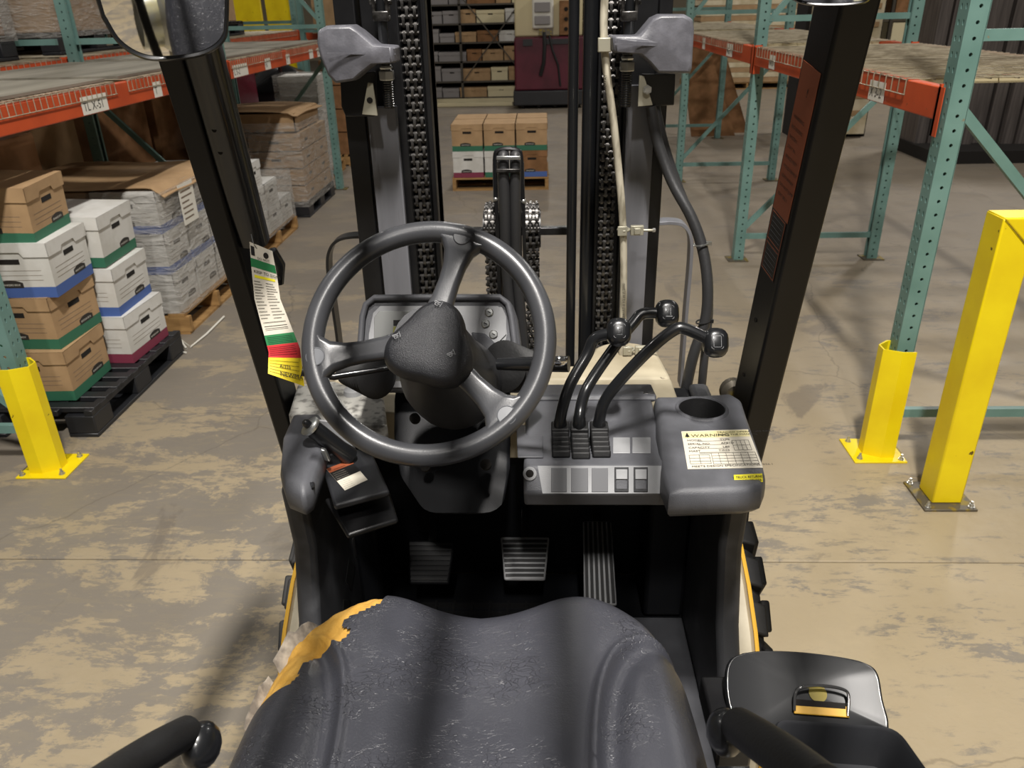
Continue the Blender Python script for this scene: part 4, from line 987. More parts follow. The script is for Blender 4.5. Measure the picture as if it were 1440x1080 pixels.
small = [(.52, .09, 'TRAINED OPERATORS ONLY'), (.52, .16, 'READ THE MANUAL'), (.06, .29, 'MODEL              TYPE'), (.06, .39, 'SERIAL NO.        AF81D'), (.06, .49, 'CAPACITY          LBS'), (.06, .58, 'MAST              TIRES'), (.06, .97, 'MEETS DESIGN SPECIFICATIONS, B56.1')]
for u, v, s in small: mb.text(s, LP(u, v), xd, yd, hh*.045)
def ln(u0, v0, u1, v1, w=.0005): mb.bar(LP(u0, v0)+up_, LP(u1, v1)+up_, w, .0002, up=(0, 0, 1))
for v in (.3, .4, .5, .6, .62): ln(.2, v, .62, v)
for v in (.62, .69, .76, .83, .9): ln(.36, v, .97, v)
for k in range(7): ln(.36+.61*k/6, .62, .36+.61*k/6, .9)
for v in (.66, .74, .82, .88): ln(.05, v, .33, v)
for u in (.05, .19, .33): ln(u, .66, u, .88)
for k in range(5): ln(.70+.06*k, .3, .70+.06*k, .56)
for v in (.3, .43, .56): ln(.7, v, .94, v)
mb.build('label_print', lab, smooth=0)
yl = [at(1031, 668, Y=1.12), at(1071, 667, Y=1.12), at(1072, 679, Y=1.12), at(1032, 680, Y=1.12)]
yl = [onface(x, y, [(1.122, 1.064), (1.106, 1.040)]) for x, y in ((1031, 668), (1071, 666), (1072, 678), (1032, 680))]
n_ = V3((0, -.8, .6)); ylb = MB(M['dec_yellow']).prism([p+n_*.002 for p in yl], n_*.002).build('yellow_label', pod_o, smooth=0)
tb = MB(M['decal_black']); xx_ = (yl[1]-yl[0]).normalized(); yy_ = (yl[0]-yl[3]).normalized(); H2 = (yl[0]-yl[3]).length
tb.text('TRUCK RETURNED', yl[3]+n_*.0044+yy_*H2*.55+xx_*.003, xx_, yy_, H2*.28); tb.text('MANUFACTURER', yl[3]+n_*.0044+yy_*H2*.12+xx_*.002, xx_, yy_, H2*.28); tb.build('label_print', ylb, smooth=0)
# ---- left console
lc = MB(M['grey_plastic']); zt = 1.05
poly = [at(x, y, Z=zt) for x, y in ((392, 655), (396, 610), (412, 575), (448, 574), (462, 600), (452, 640), (436, 682), (425, 690), (400, 680))]
cen = sum(poly, V3())/len(poly)
def sc_(f, z): return [V3((cen.x+(p.x-cen.x)*f, cen.y+(p.y-cen.y)*f, z)) for p in poly]
lc.loft([sc_(.75, .985), sc_(.94, .99), sc_(1, 1.008), sc_(1, 1.03), sc_(.93, 1.042), sc_(.78, 1.049), sc_(.3, 1.051)])
lco = lc.build('left_console', fk, bevel=.006, seg=3, smooth=60)
MB(M['blk_plastic']).lathe([(.006, 0), (.008, .006), (.008, .02), (.004, .026)], at(437, 681, Z=1.03), (.2, -.8, .3), 10).build('release_knob', lco)
cp = MB(M['chipped']); cp.prism([at(x, y, Z=1.03) for x, y in ((405, 582), (418, 540), (470, 535), (540, 560), (545, 600), (470, 600))], (0, 0, -.05)); cp.build('chipped_cowl_plate', fk, bevel=.006)
cp = MB(M['light_plastic']); cp.lathe([(.022, 0), (.020, .01), (.012, .014)], at(497, 553, Z=1.03), (0, 0, 1), 20); cp.build('filler_cap', fk)
# parking brake
a = at(437, 600, Y=1.27); b = at(492, 642, Y=1.30)
ax_ = (a-b).normalized()
pb_ = MB(M['blk_gloss']).tube([b, b+(a-b)*.3, b+(a-b)*.85, a], [.019, .017, .0175, .0165], 18).build('parking_brake_lever', fk)
MB(M['zinc']).lathe([(.020, -.002), (.021, .003), (.018, .005)], a, ax_, 24).build('end_cap', pb_)
MB(M['blk_gloss']).lathe([(.008, .004), (.008, .014), (.005, .018)], a, ax_, 16).build('release_button', pb_)
br = MB(M['light_plastic']); br.prism([at(x, y, Y=1.32) for x, y in ((447, 590), (462, 592), (482, 606), (495, 615), (497, 640), (486, 652), (480, 640))], (0, .02, -.01)); br.build('brake_bracket', fk, bevel=.003)
cw = MB(M['zinc']); cw.prism([at(x, y, Y=1.25) for x, y in ((450, 632), (457, 634), (464, 650), (456, 648))], (0, .01, 0)); cw.build('bright_cable_clip', fk, bevel=.002)
ap = MB(M['blk_plastic']); ap.prism([at(x, y, Z=1.0) for x, y in ((448, 640), (520, 628), (548, 690), (470, 710))], (0, 0, -.014)); apo = ap.build('brake_apron', fk, bevel=.005)
ap = MB(M['mast_dark']); ap.prism([at(x, y, Z=.95) for x, y in ((456, 700), (548, 690), (560, 730), (488, 752))], (0, 0, -.012)); ap.build('lower_apron', fk, bevel=.005)
q = [at(x, y, Z=1.001) for x, y in ((459, 660), (493, 647), (517, 675), (485, 690))]
lb = MB(M['tag_white']).prism(q, (0, 0, .0008)).build('brake_warning_label', apo, smooth=0)
def LQ(u, v, e=.0012): return (q[0]*(1-u)+q[1]*u)*(1-v)+(q[3]*(1-u)+q[2]*u)*v+V3((0, 0, e))
mb = MB(M['orange_decal']); mb.quad(LQ(0, 0), LQ(1, 0), LQ(1, .2), LQ(0, .2)); mb.use(M['decal_black']); mb.quad(LQ(.0, .2), LQ(1, .2), LQ(1, .58), LQ(0, .58))
xq = (q[1]-q[0]).normalized(); yq = (q[0]-q[3]).normalized()
for k in range(5): mb.text('APPLY PARKING BRAKE', LQ(.05, .68+.07*k, .0013), xq, yq, .0014)
mb.text('WARNING', LQ(.2, .17, .0016), xq, yq, .0035); mb.use(M['tag_white'])
for k in range(4): mb.text('PREVENT TRUCK MOVEMENT', LQ(.05, .3+.08*k, .0016), xq, yq, .0014)
mb.build('label_print', lb, smooth=0)
# ---- steering column and instrument panel
def sect(c, w, h, r, ux, uy, n=5): return [V3(c)+V3(ux)*p+V3(uy)*q for p, q in rrect(w, h, r, n)]
cv = MB(M['matte_black']); uy0 = V3((0, .55, -.83)).normalized()
ca = at(633, 565, Y=1.33); rings = []
for t_, (px, py, Y, w_, th, r_) in enumerate(((632, 545, 1.38, .235, .11, .03), (632, 590, 1.33, .232, .13, .035), (636, 640, 1.27, .215, .14, .04), (645, 680, 1.22, .17, .13, .04), (648, 692, 1.21, .15, .10, .035))):
    c = at(px, py, Y=Y)+V3((0, .05, -.03)); rings.append(sect(c, w_, th, r_, (1, 0, 0), (0, .88, .47)))
cv.loft(rings); cvo = cv.build('column_cover', fk, smooth=60)
for (px, py) in ((581, 585), (655, 590), (597, 652), (680, 655)):
    pass
for (px, py, Y) in ((583, 588, 1.285), (650, 588, 1.285), (598, 655, 1.215), (683, 653, 1.215)):
    MB(M['hole']).lathe([(.010, -.01), (.010, .001), (.001, .002)], at(px, py, Y=Y), (0, -.75, .65), 16).build('screw_recess', cvo)
# inner column under the wheel
WC = V3((-.159, 1.0, 1.38)); we = math.radians(50); wu = V3((0, math.cos(math.pi/2-we)*.0+math.cos(we)*1.0*0+math.cos(math.radians(50)), math.sin(math.radians(50))))
wn = V3((0, -math.sin(math.radians(50)), math.cos(math.radians(50)))); wx = V3((1, 0, 0)); 
col_end = at(628, 620, Y=1.33)
mb = MB(M['blk_plastic']); mb.tube([WC-wn*.03, WC-wn*.08, WC-wn*.20, WC-wn*.30+V3((0, .03, 0))], [.045, .060, .075, .085], 24); mb.build('steering_column', fk)
# instrument panel
ip_o = at(617, 475, Y=1.40); ipx = V3((1, 0, 0)); ipy = V3((0, .46, .89)).normalized()
def onip(x, y, e=0):
    r = R3 @ Vector((x-720, 540-y, F)); n = ipx.cross(ipy); t = (ip_o-V3((0, 0, CH))).dot(n)/r.dot(n); p = V3((0, 0, CH))+r*t
    return p+(n if n.y < 0 else -n)*e
body = [(505, 552), (500, 520), (503, 445), (509, 425), (524, 414), (706, 414), (720, 424), (727, 445), (732, 480), (735, 552)]
ip = MB(M['grey_plastic']); ip.prism([onip(x, y, -.006) for x, y in body], ipx.cross(ipy)*(.075 if ipx.cross(ipy).y > 0 else -.075)); ipo = ip.build('instrument_panel', fk, bevel=.012, seg=3, smooth=50)
bz = MB(M['grey_plastic']); bz.tube([onip(x, y, .002) for x, y in ((506, 500), (510, 445), (515, 428), (527, 419), (614, 418), (703, 418), (714, 427), (719, 445), (726, 500))], .0062, 10); bz.build('bezel', ipo, smooth=70)
def ipq(m, pts, name, th=.0015, lift=-.004, par=None):
    nn = V3((0, -.89, .46)); return MB(M[m]).prism([onip(x, y)+nn*lift for x, y in pts], nn*th).build(name, par or ipo, bevel=.0006, smooth=0)
ipq('light_plastic', [(516, 545), (518, 470), (524, 440), (534, 430), (700, 430), (710, 440), (713, 470), (706, 500), (690, 545)], 'display_face', lift=-.005)
ipq('zinc', [(524, 535), (526, 446), (533, 437), (645, 437), (640, 535)], 'display_glass', lift=-.0035)
ipq('decal_black', [(553, 450), (590, 450), (590, 458), (553, 458)], 'display_window', lift=-.0025, th=.002)
ipq('lcd', [(553, 459), (580, 459), (576, 470), (552, 470)], 'display_screen', lift=-.0025, th=.002)
ipq('decal_black', [(666, 440), (686, 440), (670, 490), (655, 490)], 'display_stripe', lift=-.0030, th=.001) if False else None
ipq('light_plastic', [(682, 432), (706, 432), (712, 445), (712, 470), (700, 482), (668, 482), (664, 470)], 'button_plate', lift=-.003, th=.003)
for (px, py) in ((688, 439), (683, 455), (694, 470)):
    b = MB(M['zinc']).lathe([(.0085, 0), (.0085, .002), (.007, .003), (.0065, .0024), (.001, .0026)], onip(px, py, .000), (0, -.89, .46), 20).build('round_button', ipo)
    MB(M['decal_black']).bar(onip(px-2, py-1, .0032), onip(px+2, py+1, .0032), .0016, .0004, up=(0, -.89, .46)).build('button_symbol', b, smooth=0)
# two covers right of the hub
mb = MB(M['grey_plastic']); mb.prism([onip(x, y, .004) for x, y in ((662, 466), (682, 468), (695, 480), (702, 512), (672, 513), (668, 480))], (0, .03, -.03)); mb.build('column_top_cover', fk, bevel=.004)
mb = MB(M['light_plastic']); mb.prism([onip(x, y, .004) for x, y in ((673, 514), (702, 513), (703, 545), (678, 547))], (0, .03, -.03)); mb.build('column_side_cover', fk, bevel=.003)
mb = MB(M['light_plastic']); mb.prism([onip(x, y, .004) for x, y in ((540, 492), (556, 470), (566, 468), (548, 500), (540, 515))], (0, .03, -.03)); mb.build('column_left_cover', fk, bevel=.003)
# bellows
def bellows(p0, p1, r0, r1, n, name):
    p0 = V3(p0); p1 = V3(p1); ax = (p1-p0).normalized(); L = (p1-p0).length; prof = []
    for k in range(n):
        q = k/n; r = r0+(r1-r0)*q; prof += [(r*.78, q*L), (r, (q+.45/n)*L), (r*.98, (q+.55/n)*L)]
    MB(M['rubber']).lathe(prof+[(r1*.7, L)], p0, ax, 28).build(name, fk)
bellows(at(718, 528, Y=1.33), at(724, 480, Y=1.33)+V3((.0, .03, .0)), .034, .030, 9, 'column_bellows') if False else None
bellows(at(706, 515, Y=1.28), at(745, 520, Y=1.36), .048, .036, 9, 'column_bellows')
bellows(at(532, 530, Y=1.28), at(488, 522, Y=1.36), .042, .026, 9, 'column_bellows')
# direction lever on the right, stalk on the left
dl = MB(M['blk_gloss']); dl.tube([at(700, 512, Y=1.2), at(760, 512, Y=1.18), at(800, 512, Y=1.17)], [.010, .013, .0135], 16); dlo = dl.build('direction_lever', fk)
MB(M['chrome']).ball(at(786, 508, Y=1.157), .012, 16, 10, (1.15, .5, .8)).build('lever_tip', dlo)
dl = MB(M['blk_gloss']); dl.tube([at(560, 515, Y=1.2), at(470, 530, Y=1.18), at(424, 522, Y=1.17)], [.005, .006, .0085], 14); dl.build('turn_stalk', fk)
# ---- steering wheel
M['cap_grey'] = mat('cap_disc_grey', '66686c', .35)
def W(u, v, e=0): return WC+wx*u+wu*v+wn*e
rim = MB(M['wheel_rim']); n = 96; R0 = .1625; rim.tube([W(R0*math.cos(2*math.pi*k/n), R0*math.sin(2*math.pi*k/n)) for k in range(n)], .0155, 20, closed=True)
sw = rim.build('steering_wheel', fk, smooth=80)
for k, ang in enumerate((73, 190, 315)):
    a = math.radians(ang); dr = (math.cos(a), math.sin(a)); pr = (-math.sin(a), math.cos(a)); sp = MB(M['wheel_rim']); rings = []
    for (rad, hw, ez, th) in ((.035, .022, -.004, .012), (.06, .017, -.004, .011), (.09, .0155, -.004, .010), (.115, .017, -.003, .010), (.135, .022, 0, .011), (.148, .031, .002, .012), (.157, .046, .002, .010), (.166, .050, 0, .007)):
        cx_, cy_ = dr[0]*rad, dr[1]*rad; ring = []
        for p, qz in rrect(hw*2, th*2, th*.85, 4):
            bend = -(abs(p)/.05)**2*.004 if rad > .14 else 0
            ring.append(W(cx_+pr[0]*p+dr[0]*bend, cy_+pr[1]*p+dr[1]*bend, ez+qz))
        rings.append(ring)
    sp.loft(rings); so = sp.build('spoke', sw, smooth=70)
    MB(M['cap_grey'] if k else M['wheel_rim']).lathe([(.0135, .0), (.0135, .0012), (.0125, .002), (.012, .0012), (.001, .0014)], W(dr[0]*.156, dr[1]*.156, .0128), wn, 28).build('cap_disc', so)
hubm = MB(M['hub'])
def hubsec(s, e):
    pts = []; corners = [(78, .060), (195, .060), (315, .062)]
    for k in range(60):
        a = 2*math.pi*k/60; r = 0
        # rounded triangle, apexes towards the spokes
        r = .0545+.0075*math.cos(3*(a-math.radians(76)))
        pts.append(W(r*s*math.cos(a)+.006, r*s*math.sin(a)-.012, e*.8))
    return pts
hubm.loft([hubsec(.92, -.03), hubsec(1.06, -.015), hubsec(1.10, .004), hubsec(1.06, .016), hubsec(.98, .025), hubsec(.90, .030), hubsec(.5, .033), hubsec(.05, .034)])
ho = hubm.build('horn_pad', sw, smooth=60)
hs = MB(M['light_plastic'])
for (u, v, rot) in ((-.040, -.002, .3), (.016, .044, -.5), (.035, -.028, .4)):
    c, s_ = math.cos(rot), math.sin(rot)
    def hp(p, q): return W(u+p*c-q*s_, v+p*s_+q*c, .0265 if True else 0)
    e_ = wn*.002
    for seg_ in ([(-.005, .001), (.002, .001), (.005, .004), (.005, -.004), (.002, -.001), (-.005, -.001), (-.005, .001)], [(-.003, -.001), (-.003, -.004), (.001, -.004), (.001, -.001)]):
        hs.tube([hp(*z)+e_ for z in seg_], .0005, 4)
hs.build('horn_symbol', ho, smooth=0)
mb = MB(M['wheel_rim']); mb.tube([W(0, 0, -.035), W(0, 0, -.012), W(0, 0, .0)], [.040, .045, .05], 24); mb.build('wheel_boss', sw)
# ---- seat
SX0, SYF, SYB = -.095, .878, .30
def seatpt(u, v, drop=True):
    """u across -1..1, v front to back 0..1"""
    hw = .272+.012*v-.012*math.exp(-(v/.08)**2)
    fc = math.exp(-((abs(u)-.52)/.30)**2)
    yf = SYF-.022*(1-fc)*(abs(u) < .52)-.0
    if abs(u) > .52: yf = SYF-.085*((abs(u)-.52)/.48)**2.2
    y = yf+(SYB-yf)*v
    x = SX0+.006+hw*u
    ub = .5+.45*math.exp(-max(0, v-.08)/.13)      # seam line
    z = 1.036+.024*fc*math.exp(-(v/.55)**2)+.018*v
    s_ = abs(u)-ub
    # bolster pocket outside the seam, bead on it
    z += .0065*math.exp(-(s_/.022)**2)*min(1, v*6+.25)
    if s_ > 0: z += .016*(1-math.exp(-(s_/.2)**2))*min(1, v*3) - .012*math.exp(-((s_-.07)/.05)**2)*min(1, v*4)
    else: z -= .003*math.exp(-((s_+.05)/.04)**2)*min(1, v*4)
    e = max(0, abs(u)-.80)/.20; z -= .07*(1-math.sqrt(max(0, 1-min(1, e)**2)))
    f = max(0, .10-v)/.10; z -= .055*(1-math.sqrt(max(0, 1-f*f)))
    return V3((x, y, z))
cu_ = MB(M['vinyl']); NU, NV = 190, 110
vs = []; 
def tear(u, v): return u < -.50 and v < .30 and (u+.50)*-1 > (v-.0)*1.25-.055+.035*math.sin(v*60)+.02*math.sin(v*23+u*30)
U = [-1+2*i/NU for i in range(NU+1)]; Vv = [(j/NV)**1.25 for j in range(NV+1)]
top = [[seatpt(u, v) for u in U] for v in Vv]
idx = {}; faces = []
for j in range(NV+1):
    for i in range(NU+1): vs.append(top[j][i])
for j in range(NV):
    for i in range(NU):
        uu = (U[i]+U[i+1])/2; vv = (Vv[j]+Vv[j+1])/2
        if tear(uu, vv): continue
        faces.append((j*(NU+1)+i, j*(NU+1)+i+1, (j+1)*(NU+1)+i+1, (j+1)*(NU+1)+i))
cu_.add(vs, faces)
# skirt
def skirt(mb, u_, v_, zb):
    pass
per = [(U[i], 0) for i in range(NU, -1, -1)]+[(-1, Vv[j]) for j in range(1, NV+1)]
rowA = [seatpt(u, v) for u, v in [(1, Vv[j]) for j in range(NV, 0, -1)]+[(U[i], 0) for i in range(NU, -1, -1)]+[(-1, Vv[j]) for j in range(1, NV+1)]]
cc = V3((SX0, .55, 0))
def shrink(p, k, dz_): return V3((cc.x+(p.x-cc.x)*k, cc.y+(p.y-cc.y)*k, p.z-dz_))
rows = [rowA, [shrink(p, 1.012, .02) for p in rowA], [shrink(p, 1.0, .05) for p in rowA], [shrink(p, .94, .085) for p in rowA]]
nR = len(rowA); cu_.add([p for r in rows for p in r], [(k*nR+i, k*nR+i+1, (k+1)*nR+i+1, (k+1)*nR+i) for k in range(3) for i in range(nR-1)])
seat = cu_.build('seat_cushion', fk, smooth=75)
# exposed foam and torn backing at the left front corner
fo = MB(M['foam']); nf = 40
def foampt(a, b):
    u = -1+.52*a; v = .0+.36*b; p = seatpt(u, v); q_ = p-V3((0, 0, .006+.002*math.sin(a*30)*math.sin(b*26))); return q_
fo.grid(foampt, nf, nf); fo.build('torn_foam', seat, smooth=75)
tr_ = MB(M['torn']); rnd = random.Random(11)
def flap(u0, v0, u1, v1, n=9, h=.016):
    a = []; b = []
    for k in range(n+1):
        t_ = k/n; u = u0+(u1-u0)*t_; v = v0+(v1-v0)*t_; p = seatpt(max(-1, u), max(0, v)); a.append(p-V3((0, 0, .004))); b.append(p+V3((-.007-rnd.uniform(0, .004), .003+rnd.uniform(0, .006), h*rnd.uniform(.4, 1))))
    tr_.add(a+b, [(k, k+1, n+2+k, n+1+k) for k in range(n)]); tr_.add([p+V3((.0015, -.0015, 0)) for p in a+b], [(k, k+1, n+2+k, n+1+k) for k in range(n)])
flap(-1, .26, -.98, .12, 8); flap(-.97, .10, -.86, .0, 8, .02); flap(-.84, .0, -.58, .0, 10, .013)
tr_.build('torn_cover_edge', seat, smooth=30)
MB(M['mast_dark']).bb((SX0-.20, .34, .84), (SX0+.20, .78, .95)).build('seat_base', fk, bevel=.02)
# backrest: behind the camera, seen in the mirror
bk = MB(M['vinyl']); rings = []
for t_, y, z, w_ in ((0, .22, 1.05, .42), (.1, .17, 1.12, .46), (.4, .10, 1.25, .48), (.7, .0, 1.38, .44), (.95, -.08, 1.52, .36), (1, -.10, 1.55, .26)):
    rings.append([V3((SX0+p, y-q_-.06, z)) for p, q_ in rrect(w_, .11, .05, 5)])
bk.loft(rings); bk.build('seat_backrest', fk, smooth=70)
# hip restraints
def hip(pts, r, name, piv):
    o = MB(M['rubber']).tube(spline([at(a, b, Y=y) for a, b, y in pts], 6), r, 18).build(name, fk)
    MB(M['blk_gloss']).ball(at(*piv[:2], Y=piv[2]), .024, 16, 12, (.8, 1, 1)).build('pivot_cap', o)
hip([(262, 1030, .54), (225, 1050, .50), (180, 1078, .46), (120, 1120, .40)], .0165, 'hip_restraint', (283, 1048, .54))
hip([(1040, 1022, .56), (1070, 1042, .50), (1110, 1070, .45), (1160, 1110, .40)], .0185, 'hip_restraint', (1020, 1030, .57))
# ---- hood tray boxes right of the seat
def openbox(name, pts, z1, z0, th, m, cover=False, r=.02):
    c = sum(pts, V3())/len(pts)
    def rr3(k, z, d=0):
        out_ = []
        n = len(pts)
        for i in range(n):
            p = pts[i]; a = (pts[i-1]-p); b = (pts[(i+1) % n]-p); la = a.normalized(); lb_ = b.normalized()
            rad = min(r, a.length*.4, b.length*.4)
            for q_ in range(6):
                t_ = q_/5; A = p+la*rad; B = p+lb_*rad; out_.append((A*(1-t_)**2+p*2*t_*(1-t_)+B*t_*t_))
        return [V3((c.x+(p.x-c.x)*k, c.y+(p.y-c.y)*k, z)) for p in out_]
    mb = MB(M[m])
    if cover: rings = [rr3(.95, z0), rr3(1.0, z0+.01), rr3(1, z1-.012), rr3(.985, z1-.004), rr3(.95, z1), rr3(.5, z1+.001), rr3(.05, z1+.001)]
    else: rings = [rr3(.93, z0), rr3(1, z1-.006), rr3(1.0, z1), rr3(.97, z1+.003), rr3(.92, z1-.001), rr3(.90, z1-.05), rr3(.88, z0+.01), rr3(.05, z0+.01)]
    mb.loft(rings); return mb.build(name, fk, smooth=50)
ZT2 = .97
# upright hood flap (faces the operator) and tray in front of it
a, b, c, d = at(1022, 930, Y=.86), at(1236, 950, Y=.84), at(1252, 1030, Y=.755), at(1040, 1030, Y=.77)
lidp = [(1045, 917), (1075, 914), (1130, 916), (1190, 924), (1222, 933), (1237, 948), (1244, 985), (1252, 1018), (1240, 1028), (1150, 1030), (1060, 1028), (1035, 1020), (1022, 985), (1020, 945), (1028, 925)]
yz = lambda x, y: onface(x, y, [(.855, .985), (.75, .93)])
lo_ = MB(M['blk_gloss']); P0 = spline([yz(x, y) for x, y in lidp]+[yz(*lidp[0])], 5)[:-1]; nb = V3((0, -.46, .88)); cc2 = sum(P0, V3())/len(P0)
lo_.loft([[p-nb*.05+(cc2-p)*.22 for p in P0], [p-nb*.008 for p in P0], [p+(cc2-p)*.02 for p in P0], [p+(cc2-p)*.05-nb*.001 for p in P0], [p+(cc2-p)*.9-nb*.001 for p in P0]])
hl = lo_.build('hood_side_cover', fk, bevel=.004, seg=2, smooth=40)
pa = MB(M['fender_yellow']); pa.prism([yz(x, y)+nb*.0005 for x, y in ((1115, 988), (1190, 994), (1194, 1010), (1116, 1004))], nb*.003); pa.build('worn_latch_plate', hl, bevel=.001)
ps_ = MB(mat('overspray', '8f7f22', .5)); ps_.lathe([(.012, 0), (.012, .0008), (.001, .001)], yz(1150, 975), nb, 20); ps_.build('paint_smudge', hl)
sl = MB(M['hole']); sl.prism([yz(x, y)+nb*.003 for x, y in ((1117, 984), (1188, 990), (1188, 998), (1117, 993))], nb*.001); sl.build('latch_slot', hl, smooth=0)
la_ = MB(M['chrome']); la_.tube(spline([yz(1116, 1000)+nb*.004, yz(1116, 978)+nb*.010, yz(1125, 970)+nb*.012, yz(1155, 968)+nb*.012, yz(1182, 973)+nb*.012, yz(1190, 982)+nb*.010, yz(1191, 1008)+nb*.004], 5), .0022, 8); la_.build('latch_bail', hl)
tp = [at(x, y, Z=.955) for x, y in ((1085, 1012), (1262, 1024), (1330, 1120), (1120, 1130))]
to = openbox('storage_tray', tp, .955, .88, .01, 'tray')
MB(M['mast_dark']).prism([at(x, y, Z=.93) for x, y in ((985, 950), (1030, 950), (1060, 1050), (1010, 1050))], (0, 0, -.04)).build('hinge_bracket', fk, bevel=.004)
# ---- overhead guard
GP = []
def pillar(bot, topp, name, w_, d_, tubex=None):
    b = V3(bot); t = V3(topp); return b, t
# right pillar: broad black box section with an inner decal face
def quadbar(name, p0, p1, ux, w_, d_, m='blk_steel', bev=.006):
    p0 = V3(p0); p1 = V3(p1); ax = (p1-p0).normalized(); ux = V3(ux); ux = (ux-ax*ux.dot(ax)).normalized(); uy = ax.cross(ux)
    mb = MB(M[m]); mb.loft([[p+ux*a*w_/2+uy*b*d_/2 for a, b in ((-1, -1), (1, -1), (1, 1), (-1, 1))] for p in (p0, p1)])
    return mb.build(name, fk, bevel=bev, seg=3), ax, ux, uy
rb = at(1058, 575, Y=1.53); rt_ = at(1182, 40, Y=1.33)
ext = lambda p, q, k: p+(q-p)*k
rp, rax, rux, ruy = quadbar('guard_pillar', ext(rb, rt_, -.55), ext(rb, rt_, 1.45), (.985, .17, 0), .062, .085)
# decals on the inward-facing side of the right pillar
ins = -rux; back = ruy if ruy.y < 0 else -ruy
def RP(t, s): return rb+(rt_-rb)*t+ins*.0315+back*s
def strip(m, t0, t1, s0, s1, e, name, par):
    mb = MB(M[m]); mb.prism([RP(t0, s0)+ins*e, RP(t1, s0)+ins*e, RP(t1, s1)+ins*e, RP(t0, s1)+ins*e], ins*.0006); return mb.build(name, par, smooth=0)
dcl = strip('orange_decal', .60, .93, -.034, .030, .0, 'warning_decal', rp)
dc2 = strip('decal_black', .44, .60, -.034, .026, .0, 'instruction_decal', rp)
mb = MB(M['decal_black'])
for (t0, t1) in ((.45, .515), (.525, .59)):
    pass
up3 = (rt_-rb).normalized()
mb.text('!', RP(.87, .0)+ins*.001, back, up3, .014)
for k in range(9): mb.text(['SEAT BELT', 'DO NOT JUMP', 'LEAN AWAY', 'HOLD FIRMLY', 'BRACE FEET', 'STAY IN', 'FASTEN', 'NO RIDERS', 'WARNING'][k], RP(.64+.022*k, -.026)+ins*.001, back, up3, .006)
mb.build('label_print', dcl, smooth=0)
mb = MB(M['orange_decal'])
for t in (.445, .515, .525, .595): mb.bar(RP(t, -.031)+ins*.0008, RP(t, .024)+ins*.0008, .001, .0004, up=ins)
for s in (-.031, .024): mb.bar(RP(.445, s)+ins*.0008, RP(.595, s)+ins*.0008, .001, .0004, up=ins)
mb.build('label_frame', dc2, smooth=0)
mb = MB(M['grey_plastic'])
for k in range(12): mb.bar(RP(.452+.012*k, -.026)+ins*.0008, RP(.452+.012*k, .018)+ins*.0008, .0006, .0003, up=ins)
mb.build('label_print', dc2, smooth=0)
for t in (.12, .30): MB(M['hole']).lathe([(.005, 0), (.005, .001), (.001, .001)], RP(t, -.01), ins, 12).build('plug_hole', rp)
# left pillar: flat outer member plus a rounded inner tube that stops half way down
lb_ = at(400, 572, Y=1.53); lt_ = at(258, 90, Y=1.33)
lp, lax, lux, luy = quadbar('guard_pillar', ext(lb_, lt_, -.55), ext(lb_, lt_, 1.55), (1, -.12, 0), .044, .07)
ta = at(357, 338, Y=1.41); tb_ = at(291, 90, Y=1.29)
ti = MB(M['blk_gloss']); axx = (tb_-ta).normalized(); ux_ = (V3((1, 0, 0))-axx*axx.x).normalized(); uy2 = axx.cross(ux_)
ti.loft([[p+ux_*a+uy2*b for a, b in rrect(.056, .05, .02, 6)] for p in (ta, ext(ta, tb_, 1.75))]); tio = ti.build('guard_handle_tube', lp, smooth=50)
for t in (.56, .68): MB(M['hole']).lathe([(.004, 0), (.004, .001), (.001, .001)], ta+(tb_-ta)*t-V3((0, .026, 0))-ux_*.006, (0, -1, 0), 12).build('plug_hole', tio)
MB(M['blk_gloss']).tube([at(382, 352, Y=1.44), at(392, 372, Y=1.45), at(392, 398, Y=1.455)], [.010, .013, .010], 12).build('work_light_switch', lp)
# roof frame and bars above the seat
zt_ = 2.12; fl2 = ext(lb_, lt_, 1.55); fr2 = ext(rb, rt_, 1.45)
fy0 = 1.16
rf = MB(M['blk_steel']); rf.bar((-.60, fy0, zt_), (.50, fy0, zt_), .06, .05).build('guard_front_beam', fk, bevel=.006)
MB(M['blk_steel']).bar((-.60, -.42, zt_), (.50, -.42, zt_), .06, .05).build('guard_rear_beam', fk, bevel=.006)
for x in (-.57, .46): MB(M['blk_steel']).bar((x, -.45, zt_), (x, fy0+.03, zt_), .06, .05).build('guard_side_rail', fk, bevel=.006)
for k in range(7):
    x = -.455+.135*k; MB(M['blk_steel']).bar((x, -.40, zt_), (x, fy0-.02, zt_), .034, .03).build('guard_roof_bar', fk, bevel=.004)
for x in (-.54, .43): MB(M['blk_steel']).bar((x, -.46, .6), (x, -.42, zt_), .06, .06).build('guard_rear_pillar', fk, bevel=.006)
# ---- gas tank on the counterweight, seen in the mirror
tk = MB(M['tank']); tk.lathe([(.02, -.36), (.10, -.35), (.145, -.30), (.152, -.27), (.152, .27), (.145, .30), (.10, .35), (.02, .36)], (.10, -.72, 1.22), (1, 0, 0), 36)
tko = tk.build('gas_tank', fk, smooth=50)
for x in (-.06, .24): MB(M['tank']).lathe([(.154, -.02), (.158, -.02), (.158, .02), (.154, .02)], (x, -.72, 1.22), (1, 0, 0), 32).build('tank_strap', tko)
MB(M['tank']).lathe([(.10, 0), (.11, 0), (.11, .09), (.10, .09)], (-.22, -.72, 1.22), (-1, 0, 0), 28, cap=False).build('tank_collar', tko)
MB(M['steel']).bb((-.2, -.85, .82), (.3, -.58, 1.07)).build('tank_cradle', fk, bevel=.005)
MB(M['dec_yellow']).prism([(-.3, -.566, 1.06), (-.2, -.566, 1.06), (-.2, -.566, 1.0), (-.3, -.566, 1.0)], (0, .004, .002)).build('tank_label', tko, smooth=0)
